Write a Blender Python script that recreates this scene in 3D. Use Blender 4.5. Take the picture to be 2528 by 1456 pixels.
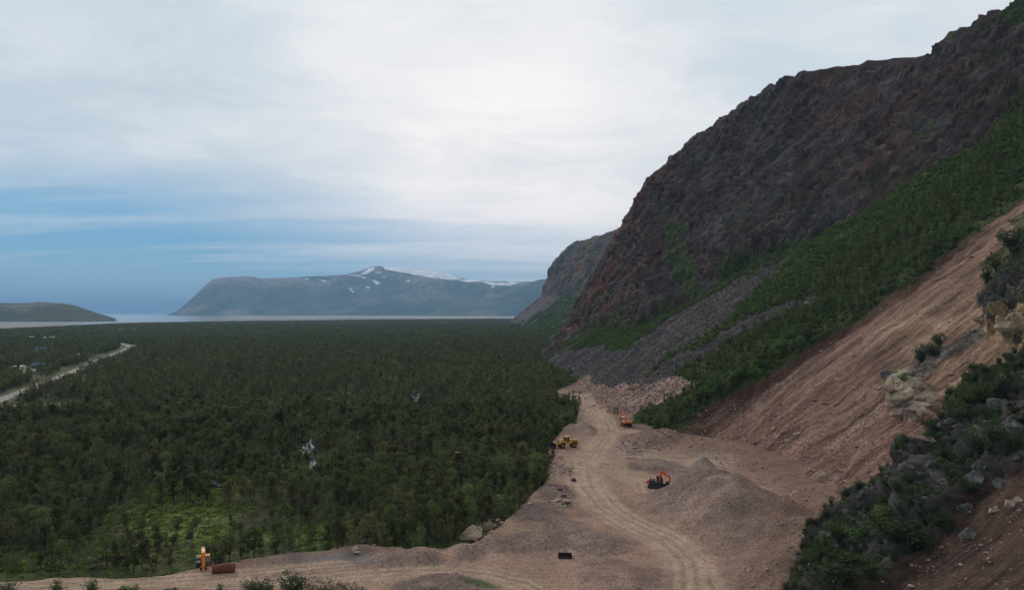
import bpy, bmesh, math, random
import numpy as np
from mathutils import Vector, Matrix
R = math.radians
rng = np.random.default_rng(7)
random.seed(7)
for o in list(bpy.data.objects): bpy.data.objects.remove(o)
scene = bpy.context.scene
C = scene.collection

# ------------------------------------------------------------------ camera, sky, sun, exposure
F_PX, W_PX, H_PX, V_HOR = 1946.0, 2528.0, 1456.0, 772.0     # focal length and frame of the photograph, horizon row
CAM_Z = 42.0
PITCH = math.atan((V_HOR - H_PX/2)/F_PX)
cam_data = bpy.data.cameras.new('camera')
cam = bpy.data.objects.new('camera', cam_data); C.objects.link(cam)
cam_data.sensor_width = 36; cam_data.sensor_fit = 'HORIZONTAL'
cam_data.lens = F_PX/W_PX*36
cam_data.clip_start = 1; cam_data.clip_end = 150000
cam.location = (0, 0, CAM_Z); cam.rotation_euler = (math.pi/2 + PITCH, 0, 0)
scene.camera = cam
SUN_EL, SUN_AZ = R(26), R(-30)          # azimuth from +Y towards +X
world = bpy.data.worlds.new('World'); scene.world = world; world.use_nodes = True
scene.view_settings.view_transform = 'Standard'; scene.view_settings.look = 'None'
scene.cycles.volume_bounces = 2
scene.view_settings.exposure = 0.18; scene.view_settings.gamma = 1
scene.view_settings.use_curve_mapping = False

class NT:
    """small node tree helper"""
    def __init__(s, t): s.t = t; t.nodes.clear()
    def n(s, typ, **k):
        nd = s.t.nodes.new(typ)
        for a, b in k.items():
            if a.startswith('i_'): s.put(nd.inputs[a[2:].replace('_', ' ')], b)
            else: setattr(nd, a, b)
        return nd
    def put(s, sock, val):
        if hasattr(val, 'links') or isinstance(val, bpy.types.NodeSocket): s.t.links.new(val, sock)
        else:
            if isinstance(val, (tuple, list)) and len(val) == 3 and sock.type == 'RGBA': val = (*val, 1)
            sock.default_value = val
    def m(s, op, a, b=0.0, c=None, clamp=False):
        nd = s.t.nodes.new('ShaderNodeMath'); nd.operation = op; nd.use_clamp = clamp
        s.put(nd.inputs[0], a); s.put(nd.inputs[1], b)
        if c is not None: s.put(nd.inputs[2], c)
        return nd.outputs[0]
    def mix(s, f, a, b, mode='MIX'):
        nd = s.t.nodes.new('ShaderNodeMix'); nd.data_type = 'RGBA'; nd.blend_type = mode
        s.put(nd.inputs[0], f); s.put(nd.inputs[6], a); s.put(nd.inputs[7], b)
        return nd.outputs[2]
    def ss(s, x, lo, hi, a=0.0, b=1.0):
        nd = s.t.nodes.new('ShaderNodeMapRange'); nd.interpolation_type = 'SMOOTHSTEP'
        s.put(nd.inputs[0], x)
        for i, v in enumerate((lo, hi, a, b)): s.put(nd.inputs[i+1], v)
        return nd.outputs[0]
    def noise(s, vec, scale, detail=4, rough=.55, dist=0.0):
        nd = s.t.nodes.new('ShaderNodeTexNoise')
        if vec is not None: s.put(nd.inputs['Vector'], vec)
        nd.inputs['Scale'].default_value = scale; nd.inputs['Detail'].default_value = detail
        nd.inputs['Roughness'].default_value = rough; nd.inputs['Distortion'].default_value = dist
        return nd.outputs[0]
    def comb(s, x, y, z=0.0):
        nd = s.t.nodes.new('ShaderNodeCombineXYZ')
        for i, v in enumerate((x, y, z)): s.put(nd.inputs[i], v)
        return nd.outputs[0]

w = NT(world.node_tree)
tc = w.n('ShaderNodeTexCoord')
sep = w.n('ShaderNodeSeparateXYZ'); w.put(sep.inputs[0], tc.outputs['Generated'])
dx, dy, dz = sep.outputs
el = w.m('MAXIMUM', dz, 0.0)
den = w.m('ADD', el, 0.085)
px, py = w.m('DIVIDE', dx, den), w.m('DIVIDE', dy, den)
sheet = w.comb(w.m('MULTIPLY', px, .55), w.m('MULTIPLY', py, .9), 0)
big = w.noise(sheet, .30, 4, .45, .25)
fine = w.noise(w.comb(w.m('MULTIPLY', px, .8), w.m('MULTIPLY', py, .85), 3.3), 1.7, 7, .62, .45)
streak = w.noise(w.comb(w.m('MULTIPLY', px, .15), w.m('MULTIPLY', py, .85), 8.0), .9, 7, .62, .5)
sky = w.n('ShaderNodeTexSky', sky_type='NISHITA', sun_disc=False, sun_elevation=SUN_EL, sun_rotation=SUN_AZ,
          air_density=1.4, dust_density=.6, ozone_density=2.2)
clear = w.mix(1.0, sky.outputs[0], (.034, .060, .080, 1), 'MULTIPLY')
clear = w.mix(.85, clear, w.mix(w.ss(el, .12, .0), (.095, .31, .58, 1), (.27, .46, .64, 1)))
# cloud sheet: bluish grey to warm white, brightest round the veiled sun
dot = w.n('ShaderNodeVectorMath', operation='DOT_PRODUCT'); w.put(dot.inputs[0], tc.outputs['Generated'])
ga, ge = R(-1), R(8)
dot.inputs[1].default_value = (math.sin(ga)*math.cos(ge), math.cos(ga)*math.cos(ge), math.sin(ge))
near = dot.outputs['Value']
glow = w.m('ADD', w.m('MULTIPLY', w.ss(near, .92, .999), .62), w.m('MULTIPLY', w.ss(near, .98, .9995), .45))
wide = w.ss(near, .1, 1.0)
tone = w.m('ADD', w.m('MULTIPLY', big, .50), w.m('MULTIPLY', fine, .50))
tone = w.ss(tone, .33, .67)
cl = w.mix(tone, (.51, .60, .665, 1), (.79, .80, .815, 1))
cl = w.mix(w.m('MULTIPLY', glow, w.ss(tone, 0, 1, .45, .85)), cl, (1.02, .95, .92, 1))
cl = w.mix(1.0, cl, w.ss(near, -.6, 1.0, .62, 1.0), 'MULTIPLY')
# cover: opaque overhead, torn into streaks low down, openest to the left (seaward)
left = w.ss(w.m('DIVIDE', dx, w.m('MAXIMUM', w.m('ABSOLUTE', dy), .25)), .30, -.60)
low = w.ss(el, w.m('ADD', .135, w.m('MULTIPLY', left, .10)), w.m('ADD', .015, w.m('MULTIPLY', left, .03)))
gap = w.m('MULTIPLY', low, w.m('ADD', .52, w.m('MULTIPLY', left, .75)))
st = w.ss(streak, .42, .60)
cover = w.m('SUBTRACT', 1.0, w.m('MULTIPLY', gap, w.m('SUBTRACT', .98, w.m('MULTIPLY', st, .55))), clamp=True)
col = w.mix(cover, clear, cl)
bg = w.n('ShaderNodeBackground'); w.put(bg.inputs[0], col); bg.inputs[1].default_value = 1.0
out = w.n('ShaderNodeOutputWorld'); w.put(out.inputs[0], bg.outputs[0])

sun_d = bpy.data.lights.new('sun', 'SUN'); sun = bpy.data.objects.new('sun', sun_d); C.objects.link(sun)
sun_d.energy = 1.3; sun_d.angle = R(16); sun_d.color = (1, .87, .74)
sv = Vector((math.sin(SUN_AZ)*math.cos(SUN_EL), math.cos(SUN_AZ)*math.cos(SUN_EL), math.sin(SUN_EL)))
sun.rotation_euler = sv.to_track_quat('Z', 'Y').to_euler()

# ------------------------------------------------------------------ helpers
cp, sp = math.cos(PITCH), math.sin(PITCH)
def at(u, v, z=0.0):
    """ground point at height z that the photograph shows at column u, row v"""
    a, b = (u - W_PX/2)/F_PX, (H_PX/2 - v)/F_PX
    d = (a, cp - b*sp, sp + b*cp)
    t = (z - CAM_Z)/d[2]
    return (d[0]*t, d[1]*t)
def proj(X, Y, Z):
    Z = Z - CAM_Z
    dep = Y*cp + Z*sp
    dep = np.where(dep > .5, dep, .5)
    return W_PX/2 + F_PX*X/dep, H_PX/2 - F_PX*(Z*cp - Y*sp)/dep
def hsh(ix, iy, iz, seed):
    h = (ix*374761393 + iy*668265263 + iz*2147483647 + seed*1274126177) & 0xffffffff
    h = ((h ^ (h >> 13))*1274126177) & 0xffffffff
    h ^= h >> 16
    return (h & 0xffffff)/float(0xffffff)
def vnoise(x, y, z, seed=0):
    ix, iy, iz = np.floor(x).astype(np.int64), np.floor(y).astype(np.int64), np.floor(z).astype(np.int64)
    fx, fy, fz = x - ix, y - iy, z - iz
    fx = fx*fx*(3-2*fx); fy = fy*fy*(3-2*fy); fz = fz*fz*(3-2*fz)
    def c(a, b, d): return hsh(ix+a, iy+b, iz+d, seed)
    x0 = c(0,0,0)*(1-fx) + c(1,0,0)*fx; x1 = c(0,1,0)*(1-fx) + c(1,1,0)*fx
    y0 = x0*(1-fy) + x1*fy
    x0 = c(0,0,1)*(1-fx) + c(1,0,1)*fx; x1 = c(0,1,1)*(1-fx) + c(1,1,1)*fx
    return (y0*(1-fz) + (x0*(1-fy) + x1*fy)*fz)*2 - 1
def fbm(x, y, z=None, oct=4, seed=0, gain=.5, ridged=False):
    if z is None: z = np.zeros_like(x)
    s = np.zeros_like(x, dtype=float); a = 1.0; t = 0; f = 1.0
    for k in range(oct):
        n = vnoise(x*f + 17.3*k, y*f - 9.1*k, z*f + 5.7*k, seed + k)
        if ridged: n = 1 - 2*np.abs(n)
        s += a*n; t += a; a *= gain; f *= 2.03
    return s/t
def inpoly(px_, py_, poly):
    px_ = np.asarray(px_, float); py_ = np.asarray(py_, float)
    r = np.zeros(px_.shape, bool); n = len(poly)
    for i in range(n):
        x0, y0 = poly[i]; x1, y1 = poly[(i+1) % n]
        if y0 == y1: continue
        c = (y0 > py_) != (y1 > py_)
        r ^= c & (px_ < (x1-x0)*(py_-y0)/(y1-y0) + x0)
    return r
def segdist(X, Y, pts):
    """distance, signed side offset and length along, to a polyline"""
    best = np.full(X.shape, 1e9); side = np.zeros(X.shape); al = np.zeros(X.shape); acc = 0
    for (x0, y0), (x1, y1) in zip(pts[:-1], pts[1:]):
        dx_, dy_ = x1-x0, y1-y0; L = math.hypot(dx_, dy_)
        if L < 1e-6: continue
        t = np.clip(((X-x0)*dx_ + (Y-y0)*dy_)/L**2, 0, 1)
        ex, ey = X-(x0+t*dx_), Y-(y0+t*dy_); d = np.hypot(ex, ey)
        k = d < best
        best = np.where(k, d, best); side = np.where(k, (dx_*ey - dy_*ex)/L, side); al = np.where(k, acc + t*L, al)
        acc += L
    return best, side, al
def sstep(x, a, b):
    t = np.clip((x-a)/(b-a), 0, 1); return t*t*(3-2*t)
def blur(a, n, axis):
    k = np.ones(n)/n
    pad = [(0,0)]*a.ndim; pad[axis] = (n//2, n - 1 - n//2)
    b = np.pad(a, pad, mode='edge')
    return np.apply_along_axis(lambda r: np.convolve(r, k, 'valid'), axis, b)
def blur2(a, n, m=None, times=2):
    for _ in range(times): a = blur(blur(a, n, 0), m or n, 1)
    return a
def mixc(a, b, t):
    t = np.asarray(t)[..., None]; return a*(1-t) + np.asarray(b)*t
def tag(o, label=None, cat=None, group=None, kind=None):
    if label: o['label'] = label
    if cat: o['category'] = cat
    if group: o['group'] = group
    if kind: o['kind'] = kind
    return o
def link(name, me, mat=None, parent=None):
    if mat is not None and not len(me.materials): me.materials.append(mat)
    o = bpy.data.objects.new(name, me); C.objects.link(o)
    if parent: o.parent = parent
    return o
def empty(name, loc, rz=0, label=None, cat=None, group=None):
    o = bpy.data.objects.new(name, None); C.objects.link(o)
    o.location = loc; o.rotation_euler = (0, 0, rz); o.empty_display_size = .2
    tag(o, label, cat, group); return o
def grid_mesh(name, X, Y, Z, colr=None, smooth=False, flip=False):
    ni, nj = X.shape
    me = bpy.data.meshes.new(name)
    co = np.stack([X, Y, Z], -1).reshape(-1, 3).astype(np.float32)
    idx = np.arange(ni*nj).reshape(ni, nj)
    q = np.stack([idx[:-1,:-1], idx[1:,:-1], idx[1:,1:], idx[:-1,1:]], -1).reshape(-1, 4)
    if flip: q = q[:, ::-1]
    me.vertices.add(len(co)); me.vertices.foreach_set('co', co.ravel())
    me.loops.add(q.size); me.loops.foreach_set('vertex_index', q.ravel().astype(np.int32))
    me.polygons.add(len(q)); me.polygons.foreach_set('loop_start', np.arange(0, q.size, 4, dtype=np.int32))
    me.update(calc_edges=True)
    if smooth: me.polygons.foreach_set('use_smooth', np.ones(len(q), bool))
    if colr is not None:
        a = me.color_attributes.new('col', 'FLOAT_COLOR', 'POINT')
        c4 = np.ones((ni*nj, 4), np.float32); c4[:, :3] = np.clip(colr.reshape(-1, 3), 0, 1)
        a.data.foreach_set('color', c4.ravel())
    return me
def flat_mesh(name, V, Fs, smooth=False):
    me = bpy.data.meshes.new(name); me.from_pydata([tuple(map(float, v)) for v in V], [], Fs); me.update()
    return me

# ------------------------------------------------------------------ materials
def mat_pbr(name, color, rough=.8, metal=0.0, noise=None, bump=None, var=0.0, spec=.3, translucent=0.0, fall=None):
    """noise=(scale, amount) colour mottling, bump=(scale, strength, distance), var = per-object variation"""
    m = bpy.data.materials.new(name); m.use_nodes = True; t = NT(m.node_tree)
    tc = t.n('ShaderNodeTexCoord'); base = color if not isinstance(color, str) else None
    if base is None:
        a = t.n('ShaderNodeAttribute', attribute_name=color); c = a.outputs['Color']
    else: c = (*base, 1)
    vec = tc.outputs['Object']
    if noise:
        for k, (sc, am) in enumerate(noise if isinstance(noise[0], tuple) else [noise]):
            nz = t.noise(vec, sc, 5, .6)
            c = t.mix(1.0, c, t.ss(nz, .3, .7, 1-am, 1+am), 'MULTIPLY')
    if fall:      # lineation down the fall of the slope
        mp = t.n('ShaderNodeMapping'); mp.inputs['Scale'].default_value = (.10, 1.0, .13); t.put(mp.inputs[0], vec)
        ln = t.noise(mp.outputs[0], fall[0], 7, .68, .4); c = t.mix(1.0, c, t.ss(ln, .30, .70, 1-fall[1], 1+fall[1]), 'MULTIPLY')
    if var:
        oi = t.n('ShaderNodeObjectInfo')
        hs = t.n('ShaderNodeHueSaturation'); t.put(hs.inputs['Color'], c)
        t.put(hs.inputs['Value'], t.m('ADD', 1-var, t.m('MULTIPLY', oi.outputs['Random'], 2*var)))
        t.put(hs.inputs['Hue'], t.m('ADD', .5-.02*min(1, var*3), t.m('MULTIPLY', t.m('FRACT', t.m('MULTIPLY', oi.outputs['Random'], 7.31)), .04*min(1, var*3))))
        c = hs.outputs[0]
    b = t.n('ShaderNodeBsdfPrincipled'); t.put(b.inputs['Base Color'], c)
    b.inputs['Roughness'].default_value = rough; b.inputs['Metallic'].default_value = metal
    b.inputs['Specular IOR Level'].default_value = spec
    if bump:
        prev = None
        if fall:
            bn = t.n('ShaderNodeBump'); bn.inputs['Strength'].default_value = .9; bn.inputs['Distance'].default_value = fall[2]; t.put(bn.inputs['Height'], ln); prev = bn.outputs[0]
        for sc, st_, di in (bump if isinstance(bump[0], tuple) else [bump]):
            bn = t.n('ShaderNodeBump'); bn.inputs['Strength'].default_value = st_; bn.inputs['Distance'].default_value = di
            t.put(bn.inputs['Height'], t.noise(vec, sc, 6, .62))
            if prev: t.put(bn.inputs['Normal'], prev)
            prev = bn.outputs[0]
        t.put(b.inputs['Normal'], prev)
    sh = b.outputs[0]
    if translucent:
        tr = t.n('ShaderNodeBsdfTranslucent'); t.put(tr.inputs[0], c)
        mx = t.n('ShaderNodeMixShader'); mx.inputs[0].default_value = translucent
        t.put(mx.inputs[1], sh); t.put(mx.inputs[2], tr.outputs[0]); sh = mx.outputs[0]
    o = t.n('ShaderNodeOutputMaterial'); t.put(o.inputs[0], sh)
    return m
M = {}
M['ground'] = mat_pbr('forest_floor', 'col', .95, noise=((.25, .35), (1.7, .45)), bump=((.8, .9, .7),), spec=.1)
M['quarry'] = mat_pbr('crushed_rock_ground', 'col', .95, noise=((.35, .16), (2.2, .28), (5.0, .30)), bump=((1.6, .6, .3), (5.0, .8, .16)), spec=.12)
M['hill'] = mat_pbr('hillside', 'col', .93, noise=((.11, .2), (.9, .22), (4.0, .22)), bump=((.5, .25, 1.0), (2.2, .6, .35)), spec=.15, fall=(.42, .50, 2.4))
M['farhill'] = mat_pbr('far_hillside', 'col', .95, noise=((.02, .2), (.12, .25)), bump=((.05, .8, 8),), spec=.1)
M['mountain'] = mat_pbr('mountain_slope', 'col', .95, noise=((.002, .2), (.012, .25)), bump=((.006, .9, 60),), spec=.05)
M['rock_grey'] = mat_pbr('grey_rock', (.086, .078, .076), .9, noise=((1.2, .3),), bump=(3, .5, .1), var=.38, spec=.15)
M['rock_pink'] = mat_pbr('pink_quartzite', (.34, .225, .18), .9, noise=((1.2, .25),), bump=(3, .5, .1), var=.38, spec=.15)
M['rock_pale'] = mat_pbr('pale_yellow_rock', (.37, .285, .21), .9, noise=((1.0, .3),), bump=(3, .5, .1), var=.25, spec=.15)
M['rock_dark'] = mat_pbr('lichened_dark_rock', (.105, .10, .088), .9, noise=((.9, .55), (4, .3)), bump=((1.4, .8, .25), (5, .5, .08)), var=.2, spec=.15)
M['leaf'] = mat_pbr('birch_leaves', (.100, .120, .038), .7, var=.45, spec=.2, translucent=.28)
M['leaf_bright'] = mat_pbr('shrub_leaves', (.095, .142, .038), .7, var=.45, spec=.2, translucent=.28)
M['leaf_dark'] = mat_pbr('dark_shrub_leaves', (.058, .084, .028), .7, var=.3, spec=.2, translucent=.25)
M['bark'] = mat_pbr('birch_bark', (.26, .245, .22), .85, noise=((5, .5),))
M['bark_dark'] = mat_pbr('dark_bark', (.06, .05, .042), .9, noise=((5, .3),))
# ------------------------------------------------------------------ the hillside on the right: talus, cliff and crest
QZ = 1.5     # level of the quarry floor above the forest floor
KY   = [ 50, 110, 150, 175, 205, 274, 317, 380, 421, 486, 560, 638, 700, 760, 830, 880, 920, 950, 965, 985,1010,1060,1150,1300,1700,2200,2500,2750,2880,2930,2990,3100,3600]
NODE = {
 'foot': [20,  36,  52,  64,  65,  48,  44,  40,  38,  34,  28,  22,  24,  30,  38,  45,  49,  52,  55,  62,  62,  60,  58,  52,  48,  40,  25,   0, -18, -15,  40, 260, 700],
 'Bx':   [140,140, 158, 165, 166, 160, 158, 150, 148, 130, 104,  84,  76,  70,  62,  60,  60,  62,  68,  90, 120, 165, 175, 180, 180, 175, 160, 120, 100, 104, 170, 420, 900],
 'Bz':   [ 78, 78,  78,  78,  78,  76,  78,  76,  75,  65,  52,  40,  34,  27,  19,  15,  14,  16,  20,  26,  44,  66,  70,  76,  80,  86,  94, 100,  98,  98, 100, 100, 100],
 'M1x':  [178,178, 195, 205, 208, 203, 200, 195, 195, 182, 158, 134, 122, 112, 100,  92,  84,  78,  80, 105, 140, 210, 230, 240, 240, 235, 200, 150, 121, 124, 195, 450, 930],
 'M1z':  [112,112, 112, 112, 112, 112, 113, 113, 114, 105,  94,  86,  86,  80,  72,  64,  56,  50,  46,  50,  80, 110, 120, 130, 140, 160, 150, 148, 150, 148, 150, 140, 140],
 'M2x':  [218,218, 235, 245, 250, 246, 243, 240, 240, 228, 205, 184, 168, 155, 138, 128, 120, 113, 114, 140, 175, 250, 270, 280, 280, 270, 230, 180, 144, 146, 220, 480, 960],
 'M2z':  [150,150, 150, 150, 150, 150, 150, 152, 154, 146, 138, 134, 142, 134, 126, 124, 122, 118, 112, 110, 125, 150, 170, 190, 200, 220, 222, 224, 225, 222, 220, 200, 200],
 'M3x':  [260,260, 275, 288, 290, 290, 290, 290, 290, 277, 255, 236, 216, 198, 186, 178, 170, 160, 160, 180, 215, 290, 310, 320, 320, 300, 260, 205, 174, 178, 250, 510, 990],
 'M3z':  [194,194, 194, 194, 194, 194, 194, 194, 196, 190, 184, 186, 202, 196, 200, 205, 204, 194, 184, 175, 175, 190, 210, 230, 245, 260, 262, 262, 262, 260, 255, 230, 230],
 'Dx':   [310,310, 320, 335, 335, 335, 335, 335, 338, 327, 312, 286, 262, 238, 221, 212, 214, 225, 230, 245, 270, 330, 350, 360, 360, 340, 300, 250, 232, 240, 300, 540,1020],
 'Dz':   [240,240, 240, 240, 240, 238, 238, 238, 240, 236, 234, 238, 262, 251, 239, 236, 236, 234, 228, 220, 218, 225, 240, 260, 280, 290, 295, 298, 299, 298, 290, 260, 260]}
def profile_grid(Ys, rows):
    """surface points at stations Ys; rows = sample counts of the segments between the profile nodes"""
    n = {k: np.interp(Ys, KY, v) for k, v in NODE.items()}
    px_ = [n['foot']-9, n['foot'], n['Bx'], n['M1x'], n['M2x'], n['M3x'], n['Dx'], n['Dx']+130, n['Dx']+700]
    pz_ = [np.full(len(Ys), -5.0), np.zeros(len(Ys)), n['Bz'], n['M1z'], n['M2z'], n['M3z'], n['Dz'], n['Dz']+np.where(Ys > 1500, -8, 14), n['Dz']+np.where(Ys > 1500, -25, 40)]
    # talus is slightly hollow towards its foot
    Xc, Zc = [], []
    for s in range(8):
        for k in range(rows[s]):
            t = k/rows[s]
            Xc.append(px_[s]*(1-t) + px_[s+1]*t); Zc.append(pz_[s]*(1-t) + pz_[s+1]*t)
    Xc.append(px_[8]); Zc.append(pz_[8])
    return np.array(Xc).T, np.array(Zc).T
def normals(X, Y, Z):
    a = np.stack([np.gradient(X, axis=0), np.gradient(Y, axis=0), np.gradient(Z, axis=0)], -1)
    b = np.stack([np.gradient(X, axis=1), np.gradient(Y, axis=1), np.gradient(Z, axis=1)], -1)
    n = np.cross(b, a); n /= np.linalg.norm(n, axis=-1, keepdims=True) + 1e-9
    n *= np.where(n[..., 2:] < 0, -1, 1)
    return n
Ys = np.concatenate([52*np.exp(np.arange(0, math.log(290/52), .0034)), 290*np.exp(np.arange(0, math.log(1000/290), .0023)), 1000*np.exp(np.arange(0, math.log(1150/1000), .005))])
X, Z = profile_grid(Ys, [8, 250, 85, 85, 85, 70, 14, 8])
X = blur(blur(X, 9, 1), 21, 0); Z = blur(blur(Z, 9, 1), 21, 0)
Y = np.repeat(Ys[:, None], X.shape[1], 1)
U, V = proj(X, Y, Z)
wob = fbm(X*.06, Y*.06, Z*.06, 4, 11)
UW, VW = U + wob*34 + fbm(X*.4, Y*.4, Z*.4, 2, 12)*9, V + fbm(X*.06, Y*.06, Z*.06, 4, 21)*22
P_SCAR = [(1575,1090),(1600,1072),(1660,1052),(1700,1030),(1760,985),(1850,945),(1900,905),(1985,850),(2060,800),(2150,745),(2260,680),
          (2380,590),(2460,530),(2540,455),(2800,280),(4200,-200),(4200,600),(2700,800),(2528,925),(2440,950),(2385,1000),(2330,1070),(2250,1150),
          (2150,1230),(2070,1270),(1990,1330),(1960,1420),(1800,1600),(1560,1500)]
P_RIDGE = [(4200,560),(2700,790),(2540,915),(2440,938),(2390,965),(2355,1010),(2330,1065),(2235,1125),(2150,1225),(2060,1265),(2010,1325),(1970,1400),(1930,1620),
           (2080,1620),(2110,1456),(2230,1370),(2320,1300),(2390,1215),(2528,1150),(2800,1040),(4200,900)]
P_TAL_A = [(1325,895),(1400,862),(1470,852),(1540,868),(1600,832),(1700,762),(1830,690),(1945,622),(1935,655),(1870,705),(1800,775),(1740,815),(1680,862),(1620,905),(1570,950),(1500,962),(1420,925)]
P_TAL_B = [(1540,965),(1640,905),(1740,850),(1850,790),(1990,728),(2005,738),(1900,805),(1800,860),(1700,912),(1600,975)]
P_PINK = [(1370,965),(1450,935),(1500,960),(1560,950),(1660,935),(1720,935),(1590,1015),(1560,1045),(1460,1010),(1400,990)]
CLIFF_U = [1300,1370,1400,1460,1560,1640,1700,1760,1850,1950,2050,2150,2250,2320,2400,2440,2528,2700,4200]
CLIFF_V = [ 900, 872, 845, 800, 812, 780, 735, 705, 655, 608, 570, 500, 445, 395, 350, 325, 275, 180,-600]
P_VEG1 = [(1655,560),(1690,560),(1720,640),(1735,720),(1720,790),(1690,740),(1665,680)]
P_VEG2 = [(2330,110),(2420,60),(2528,60),(2800,-200),(2800,250),(2528,300),(2440,330),(2330,250),(2290,420),(2200,440),(2280,300),(2380,200)]
P_OUT1 = [(2400,760),(2410,720),(2450,660),(2528,560),(2800,420),(2900,700),(2528,835),(2440,820)]
P_OUT1P = [(2385,800),(2440,775),(2528,760),(2900,640),(2900,700),(2528,842),(2440,828)]
P_OUT2 = [(2170,905),(2230,885),(2260,915),(2290,965),(2280,1010),(2230,1030),(2190,1010),(2175,965)]
P_OUT3 = [(2240,895),(2260,845),(2320,835),(2400,800),(2410,815),(2330,870),(2260,915)]
P_GRASS = [(2420,640),(2540,480),(2900,300),(2900,420),(2528,600),(2450,665)]
scar = inpoly(UW, VW, P_SCAR); ridge = inpoly(UW, VW, P_RIDGE)
neard = (V > 1100) & (U > 2000) & ~ridge & ~scar & (Y < 170)
neard |= (Y < 92)
scar &= ~ridge
out1 = inpoly(UW, VW, P_OUT1) & scar; out1p = inpoly(UW, VW, P_OUT1P) & scar
out2 = inpoly(UW, VW, P_OUT2) & scar; out3 = inpoly(UW, VW, P_OUT3) & scar
grs = inpoly(UW, VW, P_GRASS) & scar & ~out1
talA = inpoly(UW, VW, P_TAL_A); talB = inpoly(UW, VW, P_TAL_B); pink = inpoly(UW, VW, P_PINK)
cliff = (VW < np.interp(UW, CLIFF_U, CLIFF_V)) & ~scar & ~ridge & (Y > 230)
green = ~(scar | ridge | neard | talA | talB | pink | cliff)
f_ = lambda m: m.astype(float)
sm = lambda m, n=5, k=1: blur2(f_(m), n, n, k)
S_scar, S_ridge, S_cliff = sm(scar, 5), sm(ridge, 9), sm(cliff, 9, 2)
S_out = sm(out1, 7) + .8*sm(out2, 5) + .4*sm(out3, 5)
S_tal = sm(talA | talB, 7)
N0 = normals(blur2(X, 15), Y, blur2(Z, 15))
def facets(x, y, z, cell, seed, tilt=.5):
    """blocky rock: every Voronoi cell is a tilted plane; returns height in units of the cell and the cell's random number"""
    x, y, z = x/cell, y/cell, z/cell
    ix, iy, iz = np.floor(x).astype(np.int64), np.floor(y).astype(np.int64), np.floor(z).astype(np.int64)
    best = np.full(x.shape, 9.); sec = best.copy(); h = np.zeros(x.shape); rid = np.zeros(x.shape)
    for a in (-1, 0, 1):
        for b in (-1, 0, 1):
            for c in (-1, 0, 1):
                jx, jy, jz = ix+a, iy+b, iz+c
                ex = x-(jx+hsh(jx, jy, jz, seed)); ey = y-(jy+hsh(jx, jy, jz, seed+1)); ez = z-(jz+hsh(jx, jy, jz, seed+2))
                dd = ex*ex + ey*ey + ez*ez; k = dd < best
                r0 = hsh(jx, jy, jz, seed+3); r1 = hsh(jx, jy, jz, seed+4)-.5; r2 = hsh(jx, jy, jz, seed+5)-.5
                sec = np.where(k, best, np.minimum(sec, dd)); best = np.where(k, dd, best); rid = np.where(k, r0, rid)
                h = np.where(k, (r0-.5) + tilt*2*(r1*ex + r2*ey + (r1+r2)*ez*.7), h)
    h -= .10*sstep(np.sqrt(sec) - np.sqrt(best), .07, .0)      # open joint between blocks
    return h, rid
def rock_facets(mask, cell, seed, stretch=1.0, tilt=.6):
    """facets on the masked vertices only, cells drawn out along the fall of the ribs"""
    k = mask > .02; H_, I_ = np.zeros(X.shape), np.zeros(X.shape)
    la = Z*1.25; lb = Y + .22*Z; lc = fbm(X*.02, Y*.02, Z*.02, 2, seed+20)*cell*1.6
    wx = fbm(X[k]/cell*.4, Y[k]/cell*.4, Z[k]/cell*.4, 2, seed+9)*cell*.3
    H_[k], I_[k] = facets(la[k]/stretch + wx, lb[k] + wx, lc[k], cell, seed, tilt)
    return H_, I_
# structure of the cliff: ribs that fall to the lower left, cross joints, gullies
a1 = (Z*.86 - X*.5); b1 = (Z*.5 + X*.86)
rib = fbm(Y*.030 + Z*.004, Z*.007, X*.002, 5, 31, .55, True)
ribf = fbm(Y*.13 + Z*.02, Z*.030, X*.01, 5, 37, .58, True)
blockn = fbm(X*.16, Y*.16, Z*.16, 5, 41, .6)
bed = np.abs(((b1*.11 + fbm(X*.02, Y*.02, Z*.02, 3, 43)*2.6) % 1) - .5)*2
sil = sstep(Y, 980, 880)*.75 + .25
d_cl = (rib*6.5 + ribf*3.6 + blockn*2.6 + (bed-.5)*2.4)*sil
steps_ = fbm(X*.35, Y*.35, Z*.35, 3, 47, .6, True)*.7
fa0, fi0 = rock_facets(S_cliff, 26., 810, 3.2, .8)
fa1, fi1 = rock_facets(S_cliff, 10., 820, 3.0, .9)
fa2, fi2 = rock_facets(S_cliff, 4.4, 830, 2.2, .9)
wv = fbm(Y*.010, Z*.006, X*.0, 2, 871)
w2 = fbm(Y*.020, Z*.009, None, 2, 873)
def saw(ph, sharp=.22):
    f = ph % 1
    return np.where(f < 1-sharp, f/(1-sharp), (1-f)/sharp) - .5
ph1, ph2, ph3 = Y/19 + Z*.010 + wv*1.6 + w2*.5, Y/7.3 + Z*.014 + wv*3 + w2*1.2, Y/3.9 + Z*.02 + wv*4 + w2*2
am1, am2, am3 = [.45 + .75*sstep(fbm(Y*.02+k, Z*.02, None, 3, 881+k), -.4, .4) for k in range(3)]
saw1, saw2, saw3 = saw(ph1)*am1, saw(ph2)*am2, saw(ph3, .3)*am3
ledge = saw((Z*.055 - Y*.012 + w2*1.3), .16)*sstep(fbm(Y*.015, Z*.03, None, 3, 891), -.2, .3)
rid1, rid2 = hsh(np.floor(ph1).astype(np.int64), np.floor(Z/55 + w2*1.5).astype(np.int64), np.zeros(X.shape, np.int64), 3), hsh(np.floor(ph2).astype(np.int64), np.floor(Z/30 + w2*2).astype(np.int64), np.zeros(X.shape, np.int64), 4)
gul = -np.clip(fbm(Y*.016 + Z*.002, Z*.003, X*.0, 3, 875, .5, True)-.25, 0, 1)*9
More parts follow.
